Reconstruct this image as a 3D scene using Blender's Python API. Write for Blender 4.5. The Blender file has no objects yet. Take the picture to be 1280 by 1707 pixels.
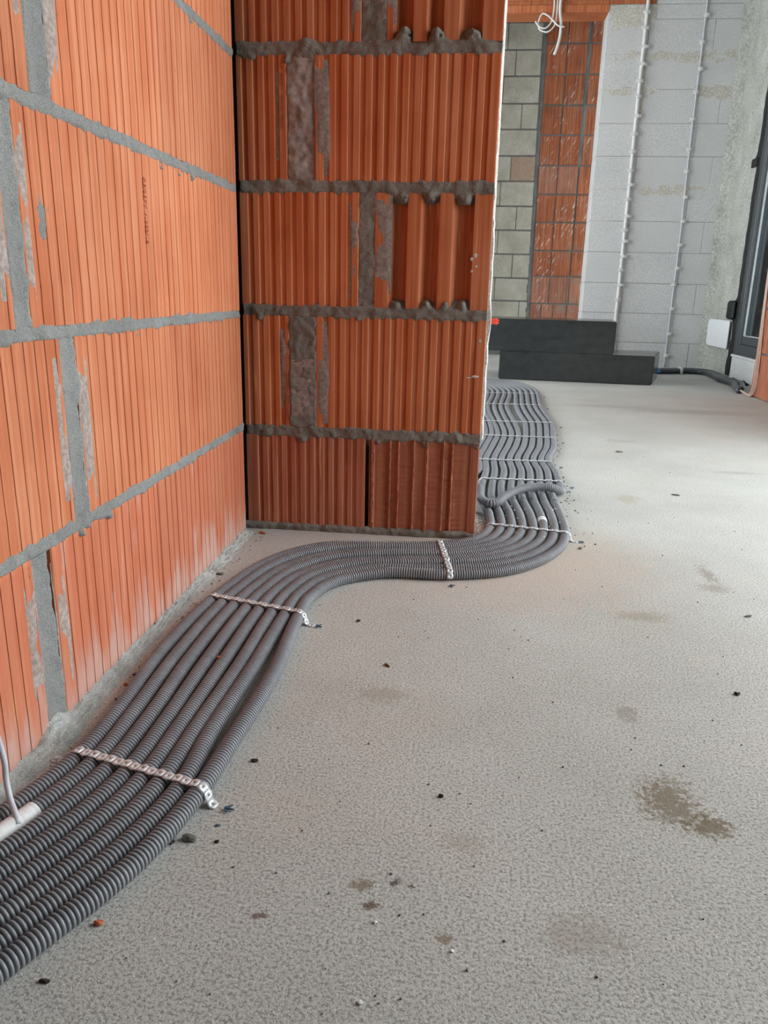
import bpy, bmesh, math, random
import numpy as np
from mathutils import Vector, Matrix, noise

random.seed(7)
SC = bpy.context.scene
COL = SC.collection

# ------------------------------------------------------------------ camera
cam = bpy.data.cameras.new('camera')
cam.sensor_fit = 'HORIZONTAL'; cam.sensor_width = 36.0; cam.lens = 36.0 * 1282.0 / 1280.0
cam.clip_start = 0.02; cam.clip_end = 200
camo = bpy.data.objects.new('camera', cam); COL.objects.link(camo)
CR = ((0.99374492, 0.05126462, -0.09921177), (0.10953918, -0.27459312, 0.95530089), (0.02173027, -0.96019298, -0.278491))
M = Matrix.Identity(4)
for r in range(3):
    M[r][0] = CR[r][0]; M[r][1] = -CR[r][1]; M[r][2] = -CR[r][2]
M[2][3] = 0.56
camo.matrix_world = M
SC.camera = camo

# ------------------------------------------------------------------ daylight: an even overcast sky
W = bpy.data.worlds.new('overcast_sky'); SC.world = W; W.use_nodes = True
W.node_tree.nodes['Background'].inputs[0].default_value = (0.90, 0.97, 1.0, 1)
W.node_tree.nodes['Background'].inputs[1].default_value = 1.0
SC.view_settings.view_transform = 'Standard'; SC.view_settings.look = 'None'
SC.view_settings.gamma = 1.0; SC.view_settings.use_curve_mapping = False
SC.view_settings.exposure = 2.75

def portal(loc, rot, sx, sy):            # guides the sampling of the sky through an opening, gives off no light itself
    l = bpy.data.lights.new('window_portal', 'AREA'); l.shape = 'RECTANGLE'; l.size = sx; l.size_y = sy
    l.cycles.is_portal = True
    o = bpy.data.objects.new('window_portal', l); COL.objects.link(o); o.location = loc; o.rotation_euler = rot
OP_Y0, OP_Y1, OP_Z0, OP_Z1 = 0.42, 2.95, 0.03, 2.50      # big balcony opening on the right of the picture
portal((1.93, (OP_Y0 + OP_Y1) / 2, (OP_Z0 + OP_Z1) / 2), (0, math.pi / 2, 0), OP_Z1 - OP_Z0, OP_Y1 - OP_Y0)
portal((1.96, 5.22, 1.30), (0, math.pi / 2, 0), 2.3, 0.95)
portal((-0.98, 4.25, 1.31), (0, -math.pi / 2, 0), 2.6, 3.9)

# ------------------------------------------------------------------ helpers
def tag(o, label=None, cat=None, group=None, kind=None):
    if label: o['label'] = label
    if cat: o['category'] = cat
    if group: o['group'] = group
    if kind: o['kind'] = kind
    return o

def fast_mesh(name, v, faces):
    """v Nx3 array; faces list of arrays / array of quads"""
    me = bpy.data.meshes.new(name)
    v = np.asarray(v, dtype=np.float32)
    f = np.asarray(faces, dtype=np.int32)
    n = f.shape[1]
    me.vertices.add(len(v)); me.vertices.foreach_set('co', v.ravel())
    me.loops.add(f.size); me.loops.foreach_set('vertex_index', f.ravel())
    me.polygons.add(len(f)); me.polygons.foreach_set('loop_start', np.arange(0, f.size, n, dtype=np.int32))
    me.update(calc_edges=True); me.validate()
    return me

def link(name, me, mat, parent=None, smooth=False):
    o = bpy.data.objects.new(name, me); COL.objects.link(o)
    if mat and me is not None and not me.materials: me.materials.append(mat)
    if smooth: me.shade_smooth()
    if parent:
        o.parent = parent
        o.matrix_parent_inverse = Matrix.Translation(-Vector(parent.location)) if parent.parent is None else Matrix.Identity(4)
    return o

def mesh_from(name, verts, faces):
    me = bpy.data.meshes.new(name); me.from_pydata([tuple(p) for p in verts], [], faces); me.update()
    return me

def root(name, loc, label, cat, group=None):
    o = bpy.data.objects.new(name, None); COL.objects.link(o); o.location = loc
    o.empty_display_size = 0.05
    return tag(o, label, cat, group)

class MB:
    """collects boxes and prisms into one mesh"""
    def __init__(s): s.v = []; s.f = []
    def box(s, a, b, c=0.0):
        x0, y0, z0 = a; x1, y1, z1 = b
        if c <= 0:
            k = len(s.v)
            s.v += [(x0,y0,z0),(x1,y0,z0),(x1,y1,z0),(x0,y1,z0),(x0,y0,z1),(x1,y0,z1),(x1,y1,z1),(x0,y1,z1)]
            s.f += [[k+i for i in q] for q in ((3,2,1,0),(4,5,6,7),(0,1,5,4),(1,2,6,5),(2,3,7,6),(3,0,4,7))]
        else:
            bm = bmesh.new(); bmesh.ops.create_cube(bm, size=1)
            for w in bm.verts:
                w.co = Vector(((x0+x1)/2 + w.co.x*(x1-x0), (y0+y1)/2 + w.co.y*(y1-y0), (z0+z1)/2 + w.co.z*(z1-z0)))
            bmesh.ops.bevel(bm, geom=bm.edges[:], offset=c, segments=1, affect='EDGES')
            s.addbm(bm)
        return s
    def addbm(s, bm):
        k = len(s.v); bm.verts.index_update()
        s.v += [tuple(w.co) for w in bm.verts]
        s.f += [[k + w.index for w in fc.verts] for fc in bm.faces]
        bm.free(); return s
    def prism(s, poly, z0, z1, axis='z'):
        k = len(s.v); n = len(poly)
        for z in (z0, z1):
            for a, b in poly:
                s.v.append((a, b, z) if axis == 'z' else ((z, a, b) if axis == 'x' else (a, z, b)))
        s.f.append([k+i for i in range(n)][::-1]); s.f.append([k+n+i for i in range(n)])
        for i in range(n):
            j = (i+1) % n; s.f.append([k+i, k+j, k+n+j, k+n+i])
        return s
    def build(s, name, mat, parent=None, smooth=False):
        me = mesh_from(name, s.v, s.f)
        bm = bmesh.new(); bm.from_mesh(me); bmesh.ops.recalc_face_normals(bm, faces=bm.faces[:]); bm.to_mesh(me); bm.free()
        return link(name, me, mat, parent, smooth)

def fbm(x, y, z, oct=3, lac=2.1, gain=0.5):
    a, s = 1.0, 0.0
    for _ in range(oct):
        s += a * noise.noise((x, y, z)); x *= lac; y *= lac; z *= lac; a *= gain
    return s

# ------------------------------------------------------------------ material kit
def newmat(name, rough=0.8, spec=0.3):
    m = bpy.data.materials.new(name); m.use_nodes = True
    b = m.node_tree.nodes['Principled BSDF']
    b.inputs['Roughness'].default_value = rough
    b.inputs['Specular IOR Level'].default_value = spec
    return m, m.node_tree, b
def N(t, kind, **kw):
    n = t.nodes.new(kind)
    for k, v in kw.items():
        if hasattr(n, k): setattr(n, k, v)
    return n
def coords(t, scale=(1, 1, 1), loc=(0, 0, 0), rot=(0, 0, 0)):
    tc = N(t, 'ShaderNodeTexCoord'); mp = N(t, 'ShaderNodeMapping')
    mp.inputs['Scale'].default_value = scale; mp.inputs['Location'].default_value = loc; mp.inputs['Rotation'].default_value = rot
    t.links.new(tc.outputs['Object'], mp.inputs[0]); return mp.outputs[0]
def noiz(t, vec, scale, detail=3, rough=0.55, dist=0.0):
    n = N(t, 'ShaderNodeTexNoise'); n.inputs['Scale'].default_value = scale; n.inputs['Detail'].default_value = detail
    n.inputs['Roughness'].default_value = rough; n.inputs['Distortion'].default_value = dist
    t.links.new(vec, n.inputs['Vector']); return n.outputs['Fac']
def ramp(t, fac, stops):
    r = N(t, 'ShaderNodeValToRGB'); e = r.color_ramp.elements
    while len(e) < len(stops): e.new(0.5)
    for el, (p, c) in zip(e, stops):
        el.position = p; el.color = c if len(c) == 4 else (*c, 1)
    t.links.new(fac, r.inputs[0]); return r.outputs[0]
def step(t, fac, a, b):
    m = N(t, 'ShaderNodeMapRange', interpolation_type='SMOOTHSTEP'); m.inputs[1].default_value = a; m.inputs[2].default_value = b
    t.links.new(fac, m.inputs[0]); return m.outputs[0]
def mix(t, fac, a, b, mode='MIX'):
    m = N(t, 'ShaderNodeMix', data_type='RGBA', blend_type=mode)
    for s, v in ((m.inputs[0], fac), (m.inputs[6], a), (m.inputs[7], b)):
        if isinstance(v, (int, float)): s.default_value = v
        elif isinstance(v, tuple): s.default_value = (*v, 1) if len(v) == 3 else v
        else: t.links.new(v, s)
    return m.outputs[2]
def math_(t, op, a, b=0.0, c=0.0):
    m = N(t, 'ShaderNodeMath', operation=op)
    for s, v in zip(m.inputs, (a, b, c)):
        if isinstance(v, (int, float)): s.default_value = v
        else: t.links.new(v, s)
    return m.outputs[0]
def bump(t, b, h, strength=0.5, dist=0.002):
    n = N(t, 'ShaderNodeBump'); n.inputs['Strength'].default_value = strength; n.inputs['Distance'].default_value = dist
    t.links.new(h, n.inputs['Height'])
    if isinstance(b, bpy.types.NodeSocket): t.links.new(b, n.inputs['Normal']); return n.outputs[0]
    t.links.new(n.outputs[0], b.inputs['Normal']); return n.outputs[0]
def setc(t, b, c):
    if isinstance(c, tuple): b.inputs['Base Color'].default_value = (*c, 1)
    else: t.links.new(c, b.inputs['Base Color'])
def rnd(t):
    return N(t, 'ShaderNodeObjectInfo').outputs['Random']

def brick_mat(name, base, lo, hi, eff=0.0, splash=False, wet=0.0):
    m, t, b = newmat(name, 0.72, 0.25)
    v = coords(t)
    c = ramp(t, noiz(t, v, 7, 4), [(0.3, lo), (0.5, base), (0.72, hi)])
    st = noiz(t, coords(t, (110, 110, 2.5)), 1.0, 3)                       # drawn-out extrusion streaks
    c = mix(t, step(t, st, 0.35, 0.7), c, mix(t, 0.16, c, (1, .62, .38)), 'MIX')
    pale = step(t, noiz(t, coords(t, (60, 60, 5), (3.1, 1.7, .4)), 1.0, 2), 0.68, 0.76)   # pale fired flecks
    c = mix(t, math_(t, 'MULTIPLY', pale, 0.55), c, (0.72, 0.36, 0.17))
    pit = step(t, noiz(t, coords(t, (1, 1, .6)), 170, 2), 0.73, 0.80)
    c = mix(t, math_(t, 'MULTIPLY', pit, 0.55), c, (0.16, 0.05, 0.025))
    br = math_(t, 'MULTIPLY_ADD', rnd(t), 0.22, 0.89)
    mm = N(t, 'ShaderNodeMix', data_type='RGBA', blend_type='MULTIPLY'); mm.inputs[0].default_value = 1
    t.links.new(c, mm.inputs[6])
    cb = N(t, 'ShaderNodeCombineColor'); [t.links.new(br, cb.inputs[i]) for i in range(3)]
    t.links.new(cb.outputs[0], mm.inputs[7]); c = mm.outputs[2]
    if eff > 0:       # lime bloom rising from the floor
        sx = N(t, 'ShaderNodeSeparateXYZ'); t.links.new(v, sx.inputs[0])
        h = math_(t, 'MULTIPLY_ADD', noiz(t, coords(t, (30, 30, 6)), 1.0, 4), -0.34, sx.outputs[2])
        k = math_(t, 'SUBTRACT', 1.0, step(t, h, -0.17, -0.06))
        c = mix(t, math_(t, 'MULTIPLY', k, eff), c, (0.56, 0.47, 0.42))
        red = math_(t, 'SUBTRACT', 1.0, step(t, sx.outputs[2], 0.235, 0.245))
        c = mix(t, math_(t, 'MULTIPLY', red, 0.35), c, (0.40, 0.10, 0.065))
        wv = step(t, noiz(t, coords(t, (40, 40, 7), (9, 4, 2)), 1.0, 3), 0.62, 0.72)
        c = mix(t, math_(t, 'MULTIPLY', math_(t, 'MULTIPLY', wv, red), 0.35), c, (0.6, 0.45, 0.42))
    if splash:        # flung lime splashes
        mp2 = N(t, 'ShaderNodeMapping'); mp2.inputs['Scale'].default_value = (70, 1, 11)
        t.links.new(coords(t, rot=(0, math.radians(-27), 0)), mp2.inputs[0])
        s = step(t, noiz(t, mp2.outputs[0], 1.0, 2, 0.6), 0.60, 0.67)
        s2 = step(t, noiz(t, v, 4, 2), 0.42, 0.6)
        c = mix(t, math_(t, 'MULTIPLY', math_(t, 'MULTIPLY', s, s2), 0.7), c, (0.62, 0.58, 0.53))
        g = step(t, noiz(t, coords(t, loc=(4, 2, 1)), 6, 3), 0.56, 0.7)
        c = mix(t, math_(t, 'MULTIPLY', g, wet), c, (0.23, 0.20, 0.17))
    setc(t, b, c)
    n1 = bump(t, b, math_(t, 'MULTIPLY', pit, -1.0), 0.5, 0.001)
    n2 = N(t, 'ShaderNodeBump'); n2.inputs['Strength'].default_value = 0.35; n2.inputs['Distance'].default_value = 0.0008
    t.links.new(st, n2.inputs['Height']); t.links.new(n1, n2.inputs['Normal']); t.links.new(n2.outputs[0], b.inputs['Normal'])
    return m

def rough_mat(name, c0, c1, grain=420, amp=0.0016, rough=0.95, big=9, tint=None, bstr=0.8):
    m, t, b = newmat(name, rough, 0.15)
    v = coords(t)
    g = noiz(t, v, grain, 3, 0.65)
    c = ramp(t, noiz(t, v, big, 4), [(0.3, c0), (0.7, c1)])
    c = mix(t, step(t, g, 0.3, 0.75), mix(t, 0.45, c, (0.02, 0.02, 0.02)), c)
    if tint: c = mix(t, math_(t, 'MULTIPLY', step(t, noiz(t, v, 3.3, 4), .5, .68), 0.6), c, tint)
    setc(t, b, c); bump(t, b, g, bstr, amp)
    return m

def plain(name, c, rough=0.5, spec=0.4, metal=0.0, var=0.15, scale=40):
    m, t, b = newmat(name, rough, spec); b.inputs['Metallic'].default_value = metal
    f = noiz(t, coords(t), scale, 3)
    setc(t, b, ramp(t, f, [(0.3, tuple(x*(1-var) for x in c)), (0.7, tuple(min(1, x*(1+var)) for x in c))]))
    return m

M_BRL = brick_mat('clay_brick', (0.50, 0.152, 0.066), (0.44, 0.125, 0.052), (0.54, 0.185, 0.088), eff=0.75)
M_BRP = brick_mat('clay_brick_shaded', (0.42, 0.110, 0.037), (0.37, 0.09, 0.029), (0.46, 0.13, 0.049))  # same brick as the left wall, the pier's shade put into the colour
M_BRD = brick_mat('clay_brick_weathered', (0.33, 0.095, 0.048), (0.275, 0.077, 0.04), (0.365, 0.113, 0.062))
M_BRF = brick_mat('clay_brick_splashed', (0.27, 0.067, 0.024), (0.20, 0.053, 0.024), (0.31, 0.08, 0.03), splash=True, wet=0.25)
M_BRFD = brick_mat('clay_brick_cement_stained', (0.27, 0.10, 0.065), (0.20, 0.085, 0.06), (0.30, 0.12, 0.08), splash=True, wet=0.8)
M_MORT = rough_mat('grey_mortar', (0.26, 0.265, 0.255), (0.36, 0.365, 0.35), 520, 0.0016)
M_MORTP = rough_mat('brown_grey_mortar', (0.21, 0.19, 0.165), (0.30, 0.275, 0.24), 480, 0.002)
M_MORTD = rough_mat('dark_joint_mortar', (0.17, 0.172, 0.165), (0.25, 0.252, 0.245), 300, 0.002)
M_LIME = rough_mat('lime_mortar_fillet', (0.42, 0.43, 0.405), (0.62, 0.63, 0.60), 420, 0.0018, big=22)
M_SMEAR = rough_mat('mortar_smear', (0.30, 0.24, 0.21), (0.36, 0.31, 0.28), 150, 0.0005, big=30, bstr=0.3)
M_SMEARL = rough_mat('mortar_smear_pale', (0.42, 0.33, 0.29), (0.47, 0.40, 0.36), 150, 0.0005, big=30, bstr=0.3)
M_FOAM = rough_mat('trowelled_filler', (0.33, 0.27, 0.245), (0.42, 0.35, 0.32), 60, 0.001, rough=0.6, big=14, bstr=0.3)
M_PLAST = rough_mat('white_plaster_edge', (0.62, 0.60, 0.56), (0.78, 0.77, 0.74), 200, 0.002)
M_AAC = rough_mat('aerated_concrete', (0.80, 0.795, 0.79), (0.87, 0.865, 0.86), 240, 0.0008, big=3, bstr=0.12)
M_AACJ = rough_mat('thin_bed_joint', (0.40, 0.39, 0.375), (0.50, 0.49, 0.47), 240, 0.001)
M_ADH = rough_mat('beige_adhesive_smear', (0.74, 0.70, 0.61), (0.80, 0.765, 0.68), 120, 0.0008, big=16, bstr=0.3)
M_CONC = rough_mat('cast_concrete', (0.42, 0.42, 0.375), (0.60, 0.60, 0.55), 60, 0.0015, big=6, tint=(0.40, 0.41, 0.35), bstr=0.35)
M_CONCS = rough_mat('smooth_concrete', (0.42, 0.41, 0.37), (0.52, 0.50, 0.46), 120, 0.001, big=5)
M_CEIL = rough_mat('concrete_ceiling', (0.40, 0.40, 0.39), (0.47, 0.47, 0.46), 60, 0.001, big=3)
M_SIL = rough_mat('grey_block', (0.46, 0.44, 0.36), (0.62, 0.60, 0.52), 200, 0.001, big=8, bstr=0.35)
M_SILB = rough_mat('broken_clay_end', (0.42, 0.31, 0.23), (0.52, 0.38, 0.29), 120, 0.001, big=20)
M_EPS = rough_mat('graphite_foam', (0.030, 0.036, 0.037), (0.046, 0.053, 0.054), 260, 0.0006, rough=0.2, big=18, bstr=0.08)
M_EPS.node_tree.nodes['Principled BSDF'].inputs['Specular IOR Level'].default_value = .5
M_EPSD = rough_mat('dusty_foam_face', (0.30, 0.33, 0.34), (0.42, 0.45, 0.46), 160, 0.0008, rough=0.6, big=12, bstr=0.35)
M_STEEL = plain('galvanised_steel', (0.62, 0.64, 0.65), 0.42, 0.5, 0.35, 0.18, 130)
M_BLUE = plain('blue_plastic', (0.07, 0.14, 0.20), 0.45, 0.4)
M_TAPE = plain('white_tape', (0.78, 0.79, 0.79), 0.5, 0.4, 0, 0.08, 90)
M_CABW = plain('white_cable_sheath', (0.72, 0.72, 0.71), 0.45, 0.4, 0, 0.05)
M_CABG = plain('grey_cable_sheath', (0.55, 0.56, 0.60), 0.45, 0.4, 0, 0.08)
M_CABP = plain('pinkish_wire', (0.50, 0.33, 0.26), 0.45, 0.4, 0, 0.1)
M_REDW = plain('red_wire', (0.85, 0.09, 0.04), 0.4, 0.4, 0, 0.05)
M_FRAME = plain('anthracite_frame', (0.045, 0.052, 0.058), 0.4, 0.45, 0, 0.1)
M_FRAMEL = plain('light_gasket', (0.45, 0.47, 0.48), 0.4, 0.4, 0, 0.1)
M_BLACK = plain('black_sealing_tape', (0.012, 0.013, 0.014), 0.6, 0.3, 0, 0.3)
M_PANEL = plain('white_plastic_sheet', (0.80, 0.82, 0.85), 0.25, 0.5, 0, 0.03)
M_DARK = plain('dark_crumb', (0.05, 0.042, 0.036), 0.9, 0.1, 0, 0.4)
M_GREYST = plain('grey_crumb', (0.16, 0.155, 0.14), 0.9, 0.1, 0, 0.4)
M_WHITEC = plain('white_crumb', (0.85, 0.84, 0.82), 0.9, 0.1, 0, 0.05)
M_CHIP = plain('red_chip', (0.42, 0.12, 0.06), 0.85, 0.1, 0, 0.3)
M_HOLE = plain('tube_inside_shade', (0.01, 0.01, 0.01), 0.9, 0.05)
M_BACK = plain('exterior_ground', (0.55, 0.55, 0.52), 0.95, 0.1, 0, 0.2, 1.5)

def conduit_mat():
    m, t, b = newmat('dark_grey_conduit', 0.42, 0.45)
    v = coords(t)
    d = step(t, noiz(t, v, 26, 4), 0.40, 0.72)
    c = mix(t, math_(t, 'MULTIPLY', d, 0.5), (0.215, 0.222, 0.24), (0.295, 0.30, 0.312))
    s = step(t, noiz(t, coords(t, loc=(5, 2, 1)), 320, 2), 0.72, 0.78)
    c = mix(t, math_(t, 'MULTIPLY', s, 0.25), c, (0.55, 0.52, 0.48))
    setc(t, b, c)
    return m
M_COND = conduit_mat()
M_CONDR = plain('black_floor_conduit', (0.05, 0.055, 0.062), 0.35, 0.5, 0, 0.2, 30)

def floor_mat():
    m, t, b = newmat('screed_floor', 0.82, 0.25)
    v = coords(t)
    c = ramp(t, noiz(t, v, 2.3, 5, 0.65), [(0.34, (0.47, 0.467, 0.435)), (0.68, (0.58, 0.58, 0.55))])
    pk = step(t, noiz(t, coords(t, loc=(7, 3, 0)), 3.4, 4), 0.50, 0.70)
    c = mix(t, math_(t, 'MULTIPLY', pk, 0.3), c, (0.57, 0.52, 0.465))
    g = noiz(t, v, 300, 3, 0.75)
    g2 = noiz(t, coords(t, loc=(2, 9, 4)), 380, 2, 0.6)
    c = mix(t, math_(t, 'MULTIPLY', math_(t, 'SUBTRACT', 1.0, step(t, g, 0.36, 0.56)), 0.75), c, (0.17, 0.165, 0.15))
    c = mix(t, math_(t, 'MULTIPLY', step(t, g2, 0.58, 0.70), 0.5), c, (0.86, 0.86, 0.83))
    dk = step(t, noiz(t, coords(t, loc=(1, 5, 2)), 95, 2), 0.735, 0.77)
    c = mix(t, math_(t, 'MULTIPLY', dk, 0.7), c, (0.10, 0.085, 0.07))
    wob = noiz(t, coords(t, loc=(3, 3, 3)), 120, 4, 0.8)
    wob2 = noiz(t, coords(t, loc=(6, 3, 3)), 22, 3, 0.6)
    sx = N(t, 'ShaderNodeSeparateXYZ'); t.links.new(v, sx.inputs[0])
    stains = [(.255, .790, .046, .052, (.16, .125, .07), .75), (.290, .752, .030, .022, (.16, .125, .07), .8),
              (-.076, .616, .014, .010, (.20, .15, .09), .75), (-.045, .624, .008, .009, (.10, .075, .05), .9),
              (-.030, .620, .006, .005, (.10, .08, .06), .9), (-.064, .592, .010, .006, (.12, .07, .05), .85),
              (.005, .561, .011, .010, (.22, .17, .10), .75), (-.165, .565, .010, .005, (.13, .09, .07), .8),
              (.52, 1.58, .02, .07, (.22, .17, .13), .55), (.51, 1.50, .04, .03, (.26, .22, .18), .5), (.335, 1.33, .06, .03, (.27, .235, .16), .5),
              (.245, .98, .02, .03, (.24, .21, .18), .5), (-.10, .985, .05, .03, (.30, .255, .19), .45), (.40, .60, .02, .02, (.22, .18, .10), .5),
              (.30, 2.38, .10, .05, (.40, .33, .25), .0), (.47, 2.18, .05, .06, (.34, .29, .21), .5), (.9, 2.6, .10, .03, (.26, .23, .21), .4),
              (.62, 3.1, .09, .05, (.30, .27, .25), .4), (1.15, 4.0, .4, .12, (.26, .24, .22), .5), (.75, 4.1, .3, .08, (.30, .28, .25), .4),
              (.13, .58, .05, .03, (.30, .26, .22), .45), (.02, .69, .03, .02, (.28, .24, .2), .35)]
    for x, y, rx, ry, colr, k in stains:
        rx *= .8; ry *= .8
        dx = math_(t, 'DIVIDE', math_(t, 'SUBTRACT', sx.outputs[0], x), rx); dy = math_(t, 'DIVIDE', math_(t, 'SUBTRACT', sx.outputs[1], y), ry)
        d = math_(t, 'SQRT', math_(t, 'ADD', math_(t, 'MULTIPLY', dx, dx), math_(t, 'MULTIPLY', dy, dy)))
        d = math_(t, 'ADD', d, math_(t, 'MULTIPLY_ADD', wob, 4.4, -2.2)); d = math_(t, 'ADD', d, math_(t, 'MULTIPLY_ADD', wob2, 1.2, -0.6))
        c = mix(t, math_(t, 'MULTIPLY', math_(t, 'SUBTRACT', 1.0, step(t, d, 0.5, 1.2)), k), c, colr)
    # brick-dust pink near the pier foot
    dx = math_(t, 'SUBTRACT', sx.outputs[0], 0.12); dy = math_(t, 'SUBTRACT', sx.outputs[1], 1.62)
    d = math_(t, 'SQRT', math_(t, 'ADD', math_(t, 'MULTIPLY', dx, dx), math_(t, 'MULTIPLY', dy, dy)))
    pkm = math_(t, 'MULTIPLY', math_(t, 'SUBTRACT', 1.0, step(t, math_(t, 'MULTIPLY_ADD', wob2, .3, d), 0.22, 0.55)), 0.5)
    c = mix(t, pkm, c, (0.58, 0.44, 0.35))
    setc(t, b, c)
    t.links.new(math_(t, 'MULTIPLY_ADD', pk, -0.12, 0.86), b.inputs['Roughness'])
    h = math_(t, 'ADD', g, math_(t, 'MULTIPLY', noiz(t, v, 60, 3), .5))
    bump(t, b, h, 0.55, 0.0016)
    return m
M_FLOOR = floor_mat()

# ------------------------------------------------------------------ shell of the place
XL, YP = -0.502, 1.73        # left wall face, face of the pier
CEIL = 2.76
def structure(mb, name, mat, label, cat):
    o = mb.build(name, mat); return tag(o, label, cat, kind='structure')

mb = MB().box((-2.7, -2.6, -0.15), (1.98, 8.4, 0.0))
floor_o = structure(mb, 'floor', M_FLOOR, 'bare grey screed floor dusted with grit and brown stains', 'floor')
mb = MB().box((-2.9, -2.8, CEIL), (2.2, 8.6, CEIL + 0.2))
ceil_o = structure(mb, 'ceiling', M_CEIL, 'bare concrete ceiling slab above the rooms', 'ceiling')
mb = MB().box((-2.7, -2.8, -0.1), (2.2, -2.6, CEIL))
structure(mb, 'wall_rear', M_CONCS, 'plain wall closing the room behind the camera', 'wall')
mb = MB().box((-2.9, -2.8, -0.1), (-2.7, 2.0, CEIL)).box((-1.02, 6.2, 0), (-.86, 8.6, CEIL)).box((-1.02, 1.98, 0), (-.86, 2.3, CEIL)).box((-1.02, 2.3, 2.62), (-.86, 6.2, CEIL))  # the wide unseen opening is added to brighten the far room
structure(mb, 'wall_outer', M_CONCS, 'plain outer wall on the far left with a wide opening added behind the pier for light', 'wall')

# ------------------------------------------------------------------ hollow clay bricks
def groove_profile(u0, u1, period=0.0253, depth=0.003, ridge=0.012, bev=0.0016, start=None, edge=0.006, jit=0.0008, seed=0):
    rg = random.Random(seed); pts = [(u0, -0.0015), (u0 + 0.0015, 0)]
    u = u0 + (edge if start is None else start) + ridge
    while u + (period - ridge) + 0.008 < u1:
        a = u + rg.uniform(-jit, jit); w = period - ridge; d = depth * rg.uniform(0.85, 1.15)
        pts += [(a, 0), (a + bev*1.2, -d), (a + w - bev, -d*0.9), (a + w, 0)]
        u += period
    pts += [(u1 - 0.0015, 0), (u1, -0.0015)]
    return pts

def flute_profile(u0, u1, flutes, depth=0.017):
    pts = [(u0, -0.001), (u0 + 0.001, 0)]
    for a, b in flutes:
        pts += [(a - 0.0075, 0), (a - 0.006, -0.001), (a - .0005, -depth*0.72), (a + 0.003, -depth), (b - 0.004, -depth), (b - 0.0015, -depth*0.75), (b, 0)]
    pts += [(u1 - 0.001, 0), (u1, -0.001)]
    return pts

def left_map(u, v, n): return (XL + n, u, v)
def pier_map(u, v, n): return (u, YP - n, v)

def make_brick(pm, prof, v0, v1, mat, parent, thick=0.11, name='brick', levels=2, wobble=None):
    n = len(prof); vs = []
    zs = np.linspace(v0, v1, levels)
    for z in zs:
        for i, (u, h) in enumerate(prof):
            if wobble: du, dh = wobble(u, z, i); vs.append(pm(u + du, z, h + dh))
            else: vs.append(pm(u, z, h))
        vs.append(pm(prof[-1][0], z, -thick)); vs.append(pm(prof[0][0], z, -thick))
    m = n + 2; fs = []
    for l in range(levels - 1):
        for i in range(m):
            j = (i + 1) % m; a = l*m
            fs.append([a+i, a+j, a+m+j, a+m+i])
    fs.append(list(range(m))[::-1]); fs.append([(levels-1)*m + i for i in range(m)])
    me = mesh_from(name, vs, fs)
    bm = bmesh.new(); bm.from_mesh(me); bmesh.ops.recalc_face_normals(bm, faces=bm.faces[:]); bm.to_mesh(me); bm.free()
    return link(name, me, mat, parent)

def mortar(pm, u0, u1, v0, v1, mat, parent, base=-0.001, amp=0.003, spill=0.010, du=0.0032, dv=0.0026, seed=0.0, concave=0.0, tilt=0.0,
           bottom=-0.02, name='mortar_joint', lumps=(), sc=38.0, soft=0.0045, ends=(True, True)):
    """a bed of mortar as a rough height field: it breaks through the brick faces raggedly where it was squeezed out"""
    e0 = spill if ends[0] else 0; e1 = spill if ends[1] else 0
    nu = max(3, int((u1 - u0 + e0 + e1) / du)); nv = max(3, int((v1 - v0 + 2*spill) / dv))
    U = np.linspace(u0 - e0, u1 + e1, nu); V = np.linspace(v0 - spill, v1 + spill, nv)
    vs = []
    for v in V:
        for u in U:
            tl = tilt * (v - v0)
            uu = u - tl
            q = max(v0 - v, v - v1, (u0 - uu) if ends[0] else -1, (uu - u1) if ends[1] else -1)
            q += 0.0035 * noise.noise((u*sc*1.3 + 5 + seed, v*sc*1.3, seed*2.1))
            h = base + amp * fbm(u*sc + seed, v*sc, seed*1.7, 4, 2.2, 0.6)
            if concave:
                cu = (uu - (u0+u1)/2) / ((u1-u0)/2) if (u1-u0) < (v1-v0) else (v - (v0+v1)/2) / ((v1-v0)/2)
                h -= concave * (1 - min(1, cu*cu))
            for lu, lv, lr, lh in lumps:
                d2 = ((u-lu)**2 + (v-lv)**2) / (lr*lr)
                if d2 < 4: 
                    k = math.exp(-d2*1.8); k *= 1 + .9*fbm(u*95 + seed, v*95, 3.3, 3); h += lh*k; q -= lr*1.15*k
            if q > 0: h -= (q / soft) * 0.006
            vs.append(pm(u, v, max(h, bottom)))
    idx = np.arange(nu*nv).reshape(nv, nu)
    f = np.stack([idx[:-1, :-1], idx[:-1, 1:], idx[1:, 1:], idx[1:, :-1]], -1).reshape(-1, 4)
    if pm is left_map: f = f[:, :]
    me = fast_mesh(name, vs, f)
    bm = bmesh.new(); bm.from_mesh(me); bmesh.ops.recalc_face_normals(bm, faces=bm.faces[:])
    bm.to_mesh(me); bm.free()
    return link(name, me, mat, parent, True)

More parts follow.
